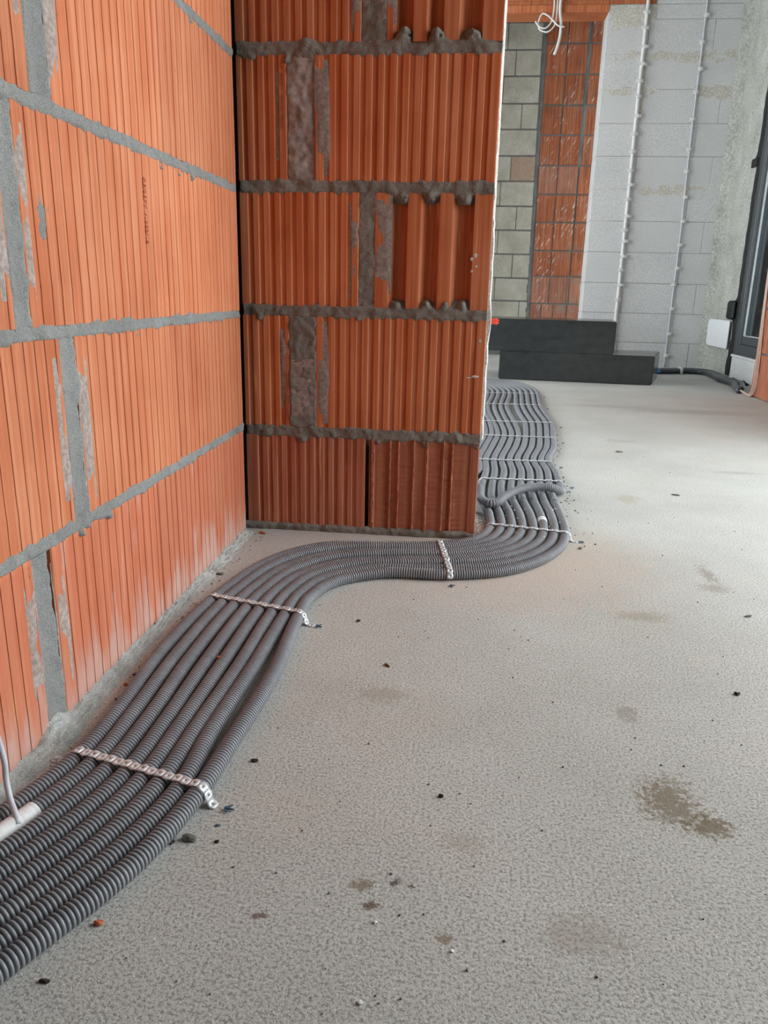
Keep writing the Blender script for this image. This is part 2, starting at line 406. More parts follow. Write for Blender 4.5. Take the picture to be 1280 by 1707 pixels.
def smear(pm, u0, u1, v0, v1, mat, parent, seed, thr=0.0, amp=0.0016, fade='u', name='mortar_smear', sc=24.0, vs_=1.0, d=0.0032, k=1.0):
    """thin film of mortar wiped over the brick beside a joint"""
    nu = max(4, int((u1-u0)/d)); nv = max(4, int((v1-v0)/d)); vs = []
    for v in np.linspace(v0, v1, nv):
        for u in np.linspace(u0, u1, nu):
            a = (u-u0)/(u1-u0); b = (v-v0)/(v1-v0)
            e = min(a, 1-a, b, 1-b) * 4
            h = amp * (fbm(u*sc+seed, v*sc*vs_, seed, 3) - thr) + (min(1, e) - 1) * 0.0022 + 0.0004*k
            vs.append(pm(u, v, min(max(h, -0.004), 0.0011)))
    idx = np.arange(nu*nv).reshape(nv, nu)
    f = np.stack([idx[:-1, :-1], idx[:-1, 1:], idx[1:, 1:], idx[1:, :-1]], -1).reshape(-1, 4)
    me = fast_mesh(name, vs, f)
    bm = bmesh.new(); bm.from_mesh(me); bmesh.ops.recalc_face_normals(bm, faces=bm.faces[:]); bm.to_mesh(me); bm.free()
    return link(name, me, mat, parent, True)

def stamp(text, pm, u, v, size, mat, parent, rise=0.0007, up=True):
    """lettering pressed along the brick, reading along its height"""
    cu = bpy.data.curves.new('stamp', 'FONT'); cu.body = text; cu.size = size; cu.extrude = 0.0004; cu.resolution_u = 2
    o = bpy.data.objects.new('stamp_src', cu); COL.objects.link(o)
    dg = bpy.context.evaluated_depsgraph_get(); me = bpy.data.meshes.new_from_object(o.evaluated_get(dg))
    bpy.data.objects.remove(o)
    for w in me.vertices:
        x, y, z = w.co
        if up: w.co = pm(u - y, v + x, rise + z)      # reads upward
        else: w.co = pm(u + y, v - x, rise + z)
    me.materials.clear(); me.update()
    return link('stamp', me, mat, parent)

# ---- left wall -----------------------------------------------------------
YE = 1.690
mb = MB().box((-0.75, 0.60, 0.0), (XL - 0.012, YE - 0.006, CEIL))
wall_left = structure(mb, 'wall_left', M_MORTD, 'bright orange hollow-brick wall with thick grey mortar along the left', 'wall')
ZL = [0.012, 0.2515, 0.5005, 0.7545, 1.006, 1.257, 1.508, 1.759, 2.01, 2.26, 2.51]
half = 0.0075
rows = [  # bricks (y0, y1) per course, low to high
    [(0.60, 0.808), (0.852, 1.188), (1.1915, 1.558), (1.561, YE)],
    [(0.60, 0.918), (0.956, 1.302), (1.306, YE)],
    [(0.60, 0.829), (0.861, 1.232), (1.2345, 1.605), (1.607, YE)],
    [(0.60, 0.906), (0.952, 1.294), (1.2965, YE)],
    [(0.60, 0.86), (0.89, 1.245), (1.249, YE)]]
heads = [(0.808, 0.852), (0.918, 0.956), (0.829, 0.861), (0.906, 0.952), (0.86, 0.89)]
lw_bricks = {}
for c in range(10):
    v0 = ZL[c] + (half if c else 0.0); v1 = ZL[c+1] - half
    rs = rows[c] if c < 5 else rows[3 + (c % 2)]
    for k, (a, b) in enumerate(rs):
        pr = groove_profile(a, b, period=0.0232 if k % 2 == 0 else 0.0243, ridge=0.0115, depth=0.0012, bev=0.0004, edge=0.004 + 0.003*((k+c) % 3), seed=c*10+k)
        wob = None
        if c < 5:
            ph = random.uniform(0, 50); zc = random.uniform(0.3, 0.7)
            def wob(u, z, i, ph=ph, zc=zc, v0=v0, v1=v1):
                q = (z - v0) / (v1 - v0); kx = math.exp(-((q-0.2)/0.03)**2)
                return (0.0012*kx + 0.0009*noise.noise((z*5+ph, i*0.03, 0)), 0)
        lw_bricks[(c, k)] = make_brick(left_map, pr, v0, v1, M_BRL, wall_left, levels=12 if c < 5 else 2, wobble=wob)
    if c < 5:
        a, b = heads[c]
        mortar(left_map, a, b, v0, v1, M_MORT, wall_left, base=0.0005, amp=0.0022, concave=0.004, spill=0.008, seed=c*7.3+1, tilt=-0.05 if c == 0 else 0.0, dv=0.003)
        sm = 0.05 if c != 2 else 0.035
        smear(left_map, b - 0.002, b + sm*0.6, v0 + 0.01, v1 - 0.02, M_SMEARL, wall_left, seed=c*3.3+0.7, thr=-0.25, vs_=0.35)
        smear(left_map, a - 0.024, a + 0.002, v0 + 0.03, v1 - 0.01, M_SMEARL, wall_left, seed=c*5.1+9, thr=0.0, vs_=0.35)
    else:
        a, b = heads[3 + (c % 2)]
        MB().box((XL-0.02, a-0.002, v0), (XL-0.003, b+0.002, v1)).build('mortar_joint', M_MORT, wall_left)
drips = {1: [(1.01, .240, .008, .004), (.93, .236, .007, .005), (1.13, .243, .006, .004)],
         2: [(.985, .478, .007, .004), (1.005, .476, .007, .004), (1.03, .482, .006, .004), (.89, .480, .007, .004), (1.15, .484, .006, .003)],
         3: [(1.0, .735, .007, .003), (1.28, .735, .009, .004), (1.42, .738, .008, .004), (1.36, .737, .006, .004)],
         4: [(1.45, .99, .008, .003)]}
for c in range(1, 11):
    if c <= 5:
        mortar(left_map, 0.60, YE - 0.002, ZL[c] - half, ZL[c] + half, M_MORT, wall_left, base=0.0008, amp=0.0034, spill=0.011, seed=c*13.7, lumps=drips.get(c, ()),
               ends=(False, False), soft=0.0052)
    elif c < 10:
        MB().box((XL-0.02, 0.60, ZL[c]-half), (XL-0.002, YE-0.002, ZL[c]+half)).build('mortar_joint', M_MORT, wall_left)
# a drip smear on the third course and lime fillet along the foot
smear(left_map, .885, .935, .60, .66, M_MORT, wall_left, 4.4, thr=0.35, sc=40, amp=.003)
def fillet(u, v, n): return (XL + n, u, v)
nu, nv = 420, 18; vs = []
for j in range(nv):
    for i in range(nu):
        y = 0.60 + (YE - 0.60) * i / (nu - 1); s = j / (nv - 1)
        hw = 0.022 + 0.007*fbm(y*9, 3.1, 0, 3) + .008*math.exp(-((y-.80)/.06)**2); hz = 0.015 + 0.006*fbm(y*23, 7.7, 1, 4) + 0.014*math.exp(-((y-0.815)/0.03)**2)
        ang = s * math.pi/2
        k = 1 - 0.28*math.sin(2*ang)
        x = XL - 0.004 + (hw + 0.004)*k*math.sin(ang); z = hz*k*math.cos(ang) - 0.002
        r = 0.0024*fbm(y*60, s*6, 5, 3)
        vs.append((x + r, y, z + r))
idx = np.arange(nu*nv).reshape(nv, nu)
me = fast_mesh('mortar_joint', vs, np.stack([idx[:-1, :-1], idx[1:, :-1], idx[1:, 1:], idx[:-1, 1:]], -1).reshape(-1, 4))
link('mortar_joint', me, M_LIME, wall_left, True)
stamp('CE/25PY  /1302/18', left_map, 1.2045, .715, 0.0125, M_BRL, lw_bricks[(2, 1)], up=False)

# ---- pier in the middle ------------------------------------------------------
PR = 0.035
mb = MB().box((-2.7, YP + 0.035, 0.0), (PR - 0.004, YP + 0.25, CEIL))
wall_mid = structure(mb, 'wall_middle', M_MORTD, 'projecting hollow-brick pier of orange ribbed blocks with shade put into their colour', 'wall')
ZP = [0.010, 0.239, 0.509, 0.765, 1.025, 1.282, 1.54, 1.797, 2.055, 2.31, 2.57]
hp = 0.0105
PX = -0.508
def torn(u, z, i):
    r = [-.2085, -.169, -.150, -.114, -.084, -.046, -.026]
    d = min(abs(u - q) for q in r)
    if d < 0.0036: return (0.0014*fbm(z*55 + i*1.3, u*90, 0, 3), 0.0016*fbm(z*120, i*3.1, 2, 2))
    return (0, 0)
def torn_profile(u0, u1):
    pts = [(u0, -0.002), (u0 + 0.001, -0.0005)]
    for q, w, h in [(-.2085, .006, .001), (-.169, .0036, .0026), (-.150, .0040, .0028), (-.114, .0032, .0024), (-.084, .0038, .0026), (-.046, .0032, .0024), (-.026, .0028, .0024)]:
        pts += [(q - w, -0.0035), (q - w*0.5, h*0.4), (q, h), (q + w*0.4, h), (q + w*0.8, -0.0028)]
    pts += [(0.013, -0.0035), (0.016, -0.0005), (u1 - 0.002, 0), (u1, -0.002)]
    return pts
pb = {}
for c in range(10):
    v0 = ZP[c] + (hp if c else 0.004); v1 = ZP[c+1] - hp
    kind = [0, 1, 2, 1, 2, 1, 2, 1, 2, 1][c]
    if kind == 0:
        pb[(c, 0)] = make_brick(pier_map, groove_profile(PX, -.2265, .0222, .003, .0105, start=.018, seed=1), v0, v1, M_BRD, wall_mid)
        pb[(c, 1)] = make_brick(pier_map, torn_profile(-.217, PR), v0, v1 + .002, M_BRD, wall_mid, levels=90, wobble=torn)
    elif kind == 1:
        pb[(c, 0)] = make_brick(pier_map, groove_profile(PX, -.402, .0245 if c == 1 else .0232, .003, .0115, start=-.001, seed=2+c), v0, v1, M_BRP, wall_mid)
        pb[(c, 1)] = make_brick(pier_map, groove_profile(-.342, PR, .0253, .003, .012, start=.004, seed=12+c), v0, v1, M_BRP, wall_mid)
    else:
        pb[(c, 0)] = make_brick(pier_map, groove_profile(PX, -.2475, .0240, .003, .0115, start=.006, seed=22+c), v0, v1, M_BRP, wall_mid)
        a = -.2125 if c == 2 else -.196
        fl = [(-.176, -.143), (-.1085, -.0755), (-.041, -.003)] if c == 2 else [(-.176, -.143), (-.110, -.082), (-.045, -.006)]
        pb[(c, 1)] = make_brick(pier_map, flute_profile(a, PR, fl), v0, v1, M_BRP, wall_mid)
    if c < 5:
        if kind == 1:
            if c == 3: mortar(pier_map, -.402, -.342, v0, v1, M_FOAM, wall_mid, base=-0.004, amp=0.0075, spill=0.005, seed=c*4.7, sc=15, dv=.004, du=.003)
            else:
                mortar(pier_map, -.402, -.342, v0, v1, M_MORTP, wall_mid, base=0.001, amp=0.0032, spill=0.007, seed=c*4.7, dv=.003, sc=45)
            smear(pier_map, -.343, -.305, v0+.01, v1-.01, M_SMEAR, wall_mid, seed=c*2.2, thr=-0.35 if c == 3 else -0.05, vs_=0.4)
            smear(pier_map, -.424, -.401, v0+.04, v1-.03, M_SMEAR, wall_mid, seed=c*2.9+4, thr=0.35, vs_=0.5)
        elif kind == 2:
            a = -.2125 if c == 2 else -.196
            mortar(pier_map, -.2475, a, v0, v1, M_MORTP, wall_mid, base=-0.001, amp=0.003, spill=0.007, seed=c*6.1, dv=.003, sc=45)
            smear(pier_map, -.216, -.176, v0+.03, v1-.005, M_SMEAR, wall_mid, seed=c*3.7+2, thr=-0.28, vs_=0.5)
            smear(pier_map, -.268, -.247, v0+.02, v1-.02, M_SMEAR, wall_mid, seed=c*3.1+6, thr=0.0, vs_=0.5)
    else:
        if kind == 1: MB().box((-.402, YP+.003, v0), (-.342, YP+.02, v1)).build('mortar_joint', M_MORTP, wall_mid)
        else: MB().box((-.2475, YP+.003, v0), (-.196, YP+.02, v1)).build('mortar_joint', M_MORTP, wall_mid)
lp = {1: [(-.372, .222, .016, .003), (-.20, .220, .010, .006), (-.094, .219, .010, .006), (.028, .222, .012, .004)],
      2: [(-.47, .492, .01, .004), (-.165, .528, .012, .006), (-.10, .53, .012, .007), (-.055, .53, .012, .006), (-.02, .53, .012, .006), (-.245, .50, .010, .004)],
      3: [(-.155, .742, .016, .006), (-.095, .747, .014, .006), (-.025, .737, .017, .007), (-.35, .765, .012, .003)],
      4: [(-.40, 1.002, .012, .005), (-.41, .99, .008, .004), (-.48, 1.012, .014, .003), (-.16, 1.052, .017, .012), (-.095, 1.052, .016, .012), (-.025, 1.052, .018, .012), (-.36, 1.025, .02, .003)]}
for c in range(1, 10):
    if c <= 5: mortar(pier_map, PX + 0.004, PR - 0.001, ZP[c] - hp, ZP[c] + hp, M_MORTP, wall_mid, base=0.0006, amp=0.0040, spill=0.022, seed=c*17.1, lumps=lp.get(c, ()), ends=(False, False), sc=34, soft=0.006)
    else: MB().box((PX, YP+.003, ZP[c]-hp), (PR-.001, YP+.02, ZP[c]+hp)).build('mortar_joint', M_MORTP, wall_mid)
mortar(pier_map, PX - 0.01, PR - 0.004, 0.0, 0.012, M_MORTP, wall_mid, base=0.005, amp=0.004, spill=0.006, seed=3.3, ends=(False, False))
# plaster sheet on the hidden side of the pier with its ragged bright edge, and the rough clay edge at the foot
vs = []; nz = 160
for i in range(nz):
    z = 0.235 + (CEIL - 0.24) * (i/(nz-1))**1.6
    e = 0.003*fbm(z*30, 2, 0, 3) + (0.006*max(0, fbm(z*9, 5, 1, 2)) if z < .65 else 0.0) + (-0.004 if z > .7 else 0)
    for x, y in ((PR - 0.001, YP + 0.004 - 0.0015), (PR + 0.004 + e*0.8, YP + 0.003 - 0.001*abs(e)*100*0.2), (PR + 0.007 + e*0.5, YP + 0.02), (PR + 0.007, YP + 0.10), (PR + 0.007, YP + 0.25), (PR - 0.001, YP + 0.25)):
        vs.append((x, y, z))
fs = [[a*6+i, a*6+(i+1) % 6, (a+1)*6+(i+1) % 6, (a+1)*6+i] for a in range(nz-1) for i in range(6)]
link('plaster_coat', mesh_from('plaster_coat', vs, fs), M_PLAST, wall_mid)
stamp('A/1 7025PY   /2507/13/02/18', pier_map, -.4145, 1.000, 0.0105, M_BRD, pb[(3, 0)], up=False)
stamp('WWW. 25PY /1302/18', pier_map, -.4040, .262, 0.0115, M_BRD, pb[(1, 0)], up=True)
smear(pier_map, -.398, -.346, .275, .405, M_FOAM, wall_mid, 8.8, thr=-.5, sc=12, amp=.004, k=6, name='trowelled_patch')
# lime specks on the pier blocks
for i, (u, v, s) in enumerate([(-.004, .625, .004), (.003, .632, .005), (.006, .61, .003), (.016, .378, .006), (.002, .375, .004), (.022, .455, .004), (-.003, .60, .003)]):
    bm = bmesh.new(); bmesh.ops.create_icosphere(bm, subdivisions=1, radius=s)
    for w in bm.verts: w.co = Vector(pier_map(u + w.co.x*(1.6 if i in (3, 4) else 1), v + w.co.z*(0.5 if i in (3, 4) else 1), 0.0003 + w.co.y*0.2))
    MB().addbm(bm).build('lime_speck', M_PLAST, wall_mid)

# ---- far white wall of aerated-concrete blocks -----------------------------------------------------------
YB = 6.42; XW0 = 0.868; XR = 1.85
mb = MB().box((XW0 + 0.004, YB + 0.004, 0.0), (XR + 0.1, YB + 0.196, CEIL))
wall_back = structure(mb, 'wall_back', M_AACJ, 'pale white aerated-concrete block wall at the far end', 'wall')
ZW = [0.0, .196, .42, .645, .872, 1.097, 1.323, 1.551, 1.774, 2.0, 2.229, 2.45, 2.545]
for c in range(12):
    z0, z1 = ZW[c] + 0.0015, ZW[c+1] - 0.0015
    js = {11: [XW0, 1.205, XR+.1], 10: [XW0, 1.165, 1.62, XR+.1], 9: [XW0, 1.155, 1.545, XR+.1]}.get(c, [XW0, 1.168, 1.72, XR+.1] if c % 2 == 0 else [XW0, 1.142, 1.578, XR+.1])
    for a, b in zip(js[:-1], js[1:]):
        dy = random.uniform(-0.0015, 0.0015)
        MB().box((a + 0.0012, YB + dy, z0), (b - 0.0012, YB + 0.2, z1), 0.0018).build('block', M_AAC, wall_back)
MB().box((1.205, YB, 2.5465), (XR+.1, YB+.2, CEIL), .0018).build('block', M_AAC, wall_back)
def back_map(u, v, n): return (u, YB - n, v)
for i, (u0, u1, v0, v1, th) in enumerate([(.88, 1.14, 2.16, 2.26, -.10), (1.14, 1.80, 2.17, 2.26, -.12), (.88, 1.20, 2.38, 2.54, -.35), (.87, 1.12, 1.95, 2.03, .0), (1.12, 1.30, 1.95, 2.03, .05), (1.52, 1.84, 1.93, 2.03, -.2),
                                          (1.13, 1.18, 1.75, 2.23, -.2), (.87, 1.1, 1.27, 1.36, .25), (1.15, 1.8, 1.28, 1.36, .2), (.88, 1.02, 1.02, 1.13, .1), (1.56, 1.6, .15, .33, .0), (1.13, 1.17, .86, 1.1, .0), (1.15, 1.22, .5, .6, .2)]):
    smear(back_map, u0, u1, v0, v1, M_ADH, wall_back, seed=i*3.9+.3, thr=th, sc=13, vs_=1.4, d=.012, amp=.003)

# ---- lintel over the opening
mb = MB().box((-0.55, YB + .002, 2.548), (1.195, YB + .2, CEIL - .002))
lintel = root('trim_1', (0.3, YB + .1, 2.5), 'orange clay lintel spanning the far opening under the ceiling', 'lintel'); lintel['kind'] = 'structure'
xs = [-.55, .04, .314, .592, .872, 1.195]
for a, b in zip(xs[:-1], xs[1:]):
    pr = [(z, -0.0 if k % 2 == 0 else 0.004) for k, z in enumerate(())]
    MB().prism([(YB + .002, 2.548), (YB + .2, 2.548), (YB + .2, CEIL - .002), (YB + .002, CEIL - .002), (YB + .002, 2.66), (YB + .006, 2.657), (YB + .006, 2.63), (YB + .002, 2.627), (YB + .002, 2.60), (YB + .006, 2.597), (YB + .006, 2.575), (YB + .002, 2.572)], a + .001, b - .001, 'x').build('brick', M_BRP, lintel)
MB().box((-.55, YB - .006, 2.499), (.871, YB + .2, 2.5465), .002).build('soffit_board', M_BRP, lintel)

# ---- wall seen through the far opening: grey blocks beside red bricks
YI = 7.30
mb = MB().box((-2.7, YI + .006, 0.0), (2.1, YI + .2, CEIL))
wall_in = structure(mb, 'wall_inner', M_MORTD, 'wall beyond the opening with grey blocks beside red bricks', 'wall')
ZG = [0.08, .28, .48, .678, .881, 1.082, 1.28, 1.483, 1.686, 1.894, 2.093, 2.301, 2.498, 2.70]
jx = [.30, .426, .198, .343, .2, .351, .199, .278, .156, .34, .172, .265, .19]
for c in range(13):
    z0, z1 = ZG[c] + .006, ZG[c+1] - .006; e = .503 - (.503 - .472) * c / 12.0; j = jx[c]; g = .003
    ed = [-.55, j - .40, j - .0, e] if j > .25 else [-.55, j - .30, j, e]
    for a, b in zip(ed[:-1], ed[1:]):
        mt = M_SILB if (c == 7 and b == e) else M_SIL
        MB().box((a + g, YI + random.uniform(-.003, .001), z0), (b - g, YI + .1, z1), .004).build('block', mt, wall_in)
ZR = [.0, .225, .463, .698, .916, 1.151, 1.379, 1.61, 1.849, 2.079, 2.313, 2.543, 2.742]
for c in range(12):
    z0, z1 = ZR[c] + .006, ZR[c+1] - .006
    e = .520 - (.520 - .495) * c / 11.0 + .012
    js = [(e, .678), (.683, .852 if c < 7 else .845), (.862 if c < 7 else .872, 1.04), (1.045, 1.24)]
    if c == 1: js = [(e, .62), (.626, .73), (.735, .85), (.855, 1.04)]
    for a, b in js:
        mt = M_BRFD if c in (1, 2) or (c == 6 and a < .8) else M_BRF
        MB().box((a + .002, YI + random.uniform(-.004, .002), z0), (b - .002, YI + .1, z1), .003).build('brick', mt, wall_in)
def in_map(u, v, n): return (u, YI - n, v)
mortar(in_map, .845, .872, 1.62, 2.54, M_MORTD, wall_in, base=.002, amp=.004, spill=.01, seed=2.2, du=.006, dv=.008, sc=20)
mortar(in_map, .485, .512, .3, 2.6, M_MORTD, wall_in, base=.000, amp=.006, spill=.014, seed=5.2, du=.007, dv=.009, sc=16)

# ---- right side: brick return, window, cast column
mb = MB().box((XR, 5.79, 0.0), (XR + .14, YB + .1, CEIL))
mb.prism([(1.795, YB), (XR + .001, YB), (XR + .001, YB - .062)], 0.0, CEIL)
structure(mb, 'trim_2', M_CONC, 'rough cast-concrete column in the far right corner', 'column')
mb = MB().box((1.676, OP_Y1, 0.0), (1.94, 4.762, CEIL))
wall_right = structure(mb, 'wall_right', M_MORTD, 'short red-brick wall return at the right edge', 'wall')
ZB = [0.0, .25, .50, .75, 1.0, 1.25, 1.5, 1.75, 2.0, 2.25, 2.5, CEIL]
def right_map(u, v, n): return (1.66 - n, u, v)
share = {}
for c in range(11):
    ed = [OP_Y1, 3.28, 3.65, 4.02, 4.39, 4.765] if c % 2 else [OP_Y1, 3.1, 3.46, 3.83, 4.2, 4.57, 4.765]
    for a, b in zip(ed[:-1], ed[1:]):
        pr = groove_profile(a + .002, b - .002, .0245, .0025, .0115, seed=c)
        make_brick(right_map, pr, ZB[c] + .006, ZB[c+1] - .006, M_BRD, wall_right, thick=.02)
mb = MB()
mb.box((1.70, -2.6, 0), (1.94, OP_Y0, CEIL)).box((1.70, OP_Y0, OP_Z1), (1.94, OP_Y1, CEIL)).box((1.70, OP_Y0, -.1), (1.94, OP_Y1, OP_Z0))
structure(mb, 'wall_street', M_BRD, 'red brick wall around the wide balcony opening on the right', 'wall')
mb = MB().box((1.70, 4.762, 2.42), (1.94, 5.80, CEIL)); structure(mb, 'trim_3', M_CONCS, 'concrete lintel above the dark-framed window', 'lintel')
mb = MB().box((1.852, 4.762, 0.0), (2.0, 5.79, .155), .004)
mb.box((1.845, 4.762, .155), (2.0, 5.79, .172), .002)
structure(mb, 'trim_4', M_AAC, 'white block sill under the dark-framed window', 'sill')
win = root('window_1', (1.88, 5.25, .17), 'tall dark-framed window at the right edge of the far room', 'window'); win['kind'] = 'structure'
FX = 1.852
def frame_bar(y0, y1, z0, z1): MB().box((FX, y0, z0), (FX + .075, y1, z1), .004).build('frame', M_FRAME, win)
frame_bar(5.700, 5.775, .175, 2.42); frame_bar(4.77, 4.84, .175, 2.42); frame_bar(4.84, 5.70, .175, .245); frame_bar(4.84, 5.70, 2.35, 2.42)
def sash_bar(y0, y1, z0, z1): return MB().box((FX + .012, y0, z0), (FX + .07, y1, z1), .004).build('sash', M_FRAME, win)
SASH = sash_bar(5.632, 5.70, .245, 2.35); sash_bar(4.84, 4.905, .245, 2.35); sash_bar(4.905, 5.632, .245, .305); sash_bar(4.905, 5.632, 2.29, 2.35)
def bead(y0, y1, z0, z1): MB().box((FX + .008, y0, z0), (FX + .02, y1, z1)).build('gasket', M_FRAMEL, SASH)
bead(5.628, 5.633, .305, 2.29); bead(4.905, 5.628, .303, .308); bead(5.699, 5.702, .245, 2.35)
def glass_mat():
    m, t, b = newmat('window_glass'); t.nodes.remove(b)
    tr = N(t, 'ShaderNodeBsdfTransparent'); tr.inputs[0].default_value = (.94, .97, .98, 1)
    gl = N(t, 'ShaderNodeBsdfGlossy'); gl.inputs['Roughness'].default_value = .02
    fr = N(t, 'ShaderNodeFresnel'); fr.inputs[0].default_value = 1.45
    mx = N(t, 'ShaderNodeMixShader'); t.links.new(fr.outputs[0], mx.inputs[0]); t.links.new(tr.outputs[0], mx.inputs[1]); t.links.new(gl.outputs[0], mx.inputs[2])
    t.links.new(mx.outputs[0], t.nodes['Material Output'].inputs[0]); return m
def film_mat():
    m, t, b = newmat('protective_film'); t.nodes.remove(b)
    tr = N(t, 'ShaderNodeBsdfTransparent'); tl = N(t, 'ShaderNodeBsdfTranslucent'); tl.inputs[0].default_value = (.80, .86, .88, 1)
    mx = N(t, 'ShaderNodeMixShader')
    f = ramp(t, noiz(t, coords(t, (1, 22, 3)), 1.0, 4, .6, .4), [(.35, (.03, .03, .03)), (.65, (.35, .35, .35))])
    t.links.new(f, mx.inputs[0]); t.links.new(tr.outputs[0], mx.inputs[1]); t.links.new(tl.outputs[0], mx.inputs[2])
    t.links.new(mx.outputs[0], t.nodes['Material Output'].inputs[0]); return m
MB().box((FX + .034, 4.90, .30), (FX + .040, 5.636, 2.295)).build('pane', glass_mat(), SASH)
nu, nv = 60, 40
vs = [(FX + .075 + .006*fbm(y*14, z*2.5, 1, 3), y, z) for z in np.linspace(.25, 2.34, nv) for y in np.linspace(4.86, 5.68, nu)]
idx = np.arange(nu*nv).reshape(nv, nu)
link('film', fast_mesh('film', vs, np.stack([idx[:-1, :-1], idx[:-1, 1:], idx[1:, 1:], idx[1:, :-1]], -1).reshape(-1, 4)), film_mat(), win, True)
# black sealing tape round the frame, ragged on the column
vs = []; nz = 120
for i in range(nz):
    z = 0.02 + (2.5 - .02) * i/(nz-1)
    w = .035 + .025*fbm(z*7, 1, 0, 4) + .09*math.exp(-((z - .46)/.06)**2) + .05*math.exp(-((z-1.44)/.03)**2) + (.03 if z < .25 else 0)
    w = max(.008, w)
    vs += [(1.847, 5.775, z), (1.845, 5.785, z), (1.845, 5.79 + w, z), (1.850, 5.79 + w + .003, z)]
fs = [[a*4+i, a*4+i+1, (a+1)*4+i+1, (a+1)*4+i] for a in range(nz-1) for i in range(3)]
link('sealing_tape', mesh_from('sealing_tape', vs, fs), M_BLACK, win)
MB().box((1.835, 5.80, 1.40), (1.85, 5.90, 1.455), .004).build('fixing_bracket', M_BLACK, win)
MB().box((1.815, 5.80, .405), (1.848, 5.93, .535), .014).build('foam_plug', M_BLACK, win)

# outside ground
mb = MB().box((2.0, -20, -.35), (40, 30, -.25)); structure(mb, 'exterior_ground', M_BACK, 'bare pale ground outside the windows', 'ground')

# ------------------------------------------------------------------ tubes and cables
def catmull(P, step=0.004):
    P = [Vector(p) for p in P]; P = [P[0]*2 - P[1]] + P + [P[-1]*2 - P[-2]]; out = []
    for i in range(1, len(P)-2):
        p0, p1, p2, p3 = P[i-1:i+3]; n = max(2, int((p2-p1).length / step))
        # centripetal form keeps uneven stations from overshooting
        t0 = 0.0; t1 = t0 + max(1e-5, (p1-p0).length**.5); t2 = t1 + max(1e-5, (p2-p1).length**.5); t3 = t2 + max(1e-5, (p3-p2).length**.5)
        for k in range(n):
            t = t1 + (t2-t1)*k/n
            a1 = p0*((t1-t)/(t1-t0)) + p1*((t-t0)/(t1-t0)); a2 = p1*((t2-t)/(t2-t1)) + p2*((t-t1)/(t2-t1)); a3 = p2*((t3-t)/(t3-t2)) + p3*((t-t2)/(t3-t2))
            b1 = a1*((t2-t)/(t2-t0)) + a2*((t-t0)/(t2-t0)); b2 = a2*((t3-t)/(t3-t1)) + a3*((t-t1)/(t3-t1))
            out.append(b1*((t2-t)/(t2-t1)) + b2*((t-t1)/(t2-t1)))
    out.append(P[-2]); return np.array([tuple(p) for p in out])

class Path:
    def __init__(s, pts, step=.004, raw=False):
        s.p = np.array(pts) if raw else catmull(pts, step)
        d = np.linalg.norm(np.diff(s.p, axis=0), axis=1); s.s = np.concatenate([[0], np.cumsum(d)]); s.L = s.s[-1]
    def at(s, q): return np.stack([np.interp(q, s.s, s.p[:, i]) for i in range(3)], -1)
    def frames(s, q):
        p = s.at(q); t = s.at(np.minimum(q + .004, s.L)) - s.at(np.maximum(q - .004, 0)); t /= np.linalg.norm(t, axis=1)[:, None]
        n = np.zeros_like(t); ref = np.array([0, 0, 1.0]) if abs(t[0, 2]) < .9 else np.array([1.0, 0, 0])
        for i in range(len(t)):
            ref = ref - t[i]*(ref @ t[i]); ref /= np.linalg.norm(ref); n[i] = ref
        return p, t, n, np.cross(t, n)

def sweep(path, q, rad, seg):
    p, t, n, b = path.frames(q)
    a = np.arange(seg) * 2*math.pi/seg
    v = p[:, None, :] + rad[:, None, None] * (np.cos(a)[None, :, None]*n[:, None, :] + np.sin(a)[None, :, None]*b[:, None, :])
    k = len(q); idx = np.arange(k*seg).reshape(k, seg); nx = np.roll(idx, -1, axis=1)
    f = np.stack([idx[:-1], nx[:-1], nx[1:], idx[1:]], -1).reshape(-1, 4)
    return v.reshape(-1, 3), f

PITCH, RT, RG = 0.0050, 0.0112, 0.0078
def corrugated(path, s_split, seg_n=16, seg_f=12, rt=RT, rg=RG):
    V, F, off = [], [], 0
    pat_n = [(0.0, rt - .0007), (.0004, rt), (.0027, rt), (.0031, rt - .0007), (.0033, rg), (.0048, rg)]
    pat_f = [(0.0, rt), (.0027, rt), (.0032, rg + .0008), (.0046, rg + .0008)]
    for a, b, pat, seg in ((0.0, min(s_split, path.L), pat_n, seg_n), (min(s_split, path.L), path.L, pat_f, seg_f)):
        k = int((b - a)/PITCH)
        if k < 2: continue
        q = np.concatenate([a + PITCH*i + np.array([x for x, _ in pat]) for i in range(k)]); r = np.tile(np.array([x for _, x in pat]), k)
        v, f = sweep(path, np.minimum(q, path.L), r, seg); V.append(v); F.append(f + off); off += len(v)
    return np.concatenate(V), np.concatenate(F)

def plain_tube(name, pts, r, mat, parent=None, seg=10, step=.01, cap=True):
    P = Path(pts, step); q = np.linspace(0, P.L, max(3, int(P.L/step)))
    v, f = sweep(P, q, np.full(len(q), r), seg)
    me = fast_mesh(name, v, f)
    bm = bmesh.new(); bm.from_mesh(me); bmesh.ops.holes_fill(bm, edges=[e for e in bm.edges if e.is_boundary], sides=0); bmesh.ops.recalc_face_normals(bm, faces=bm.faces[:]); bm.to_mesh(me); bm.free()
    return link(name, me, mat, parent, True)

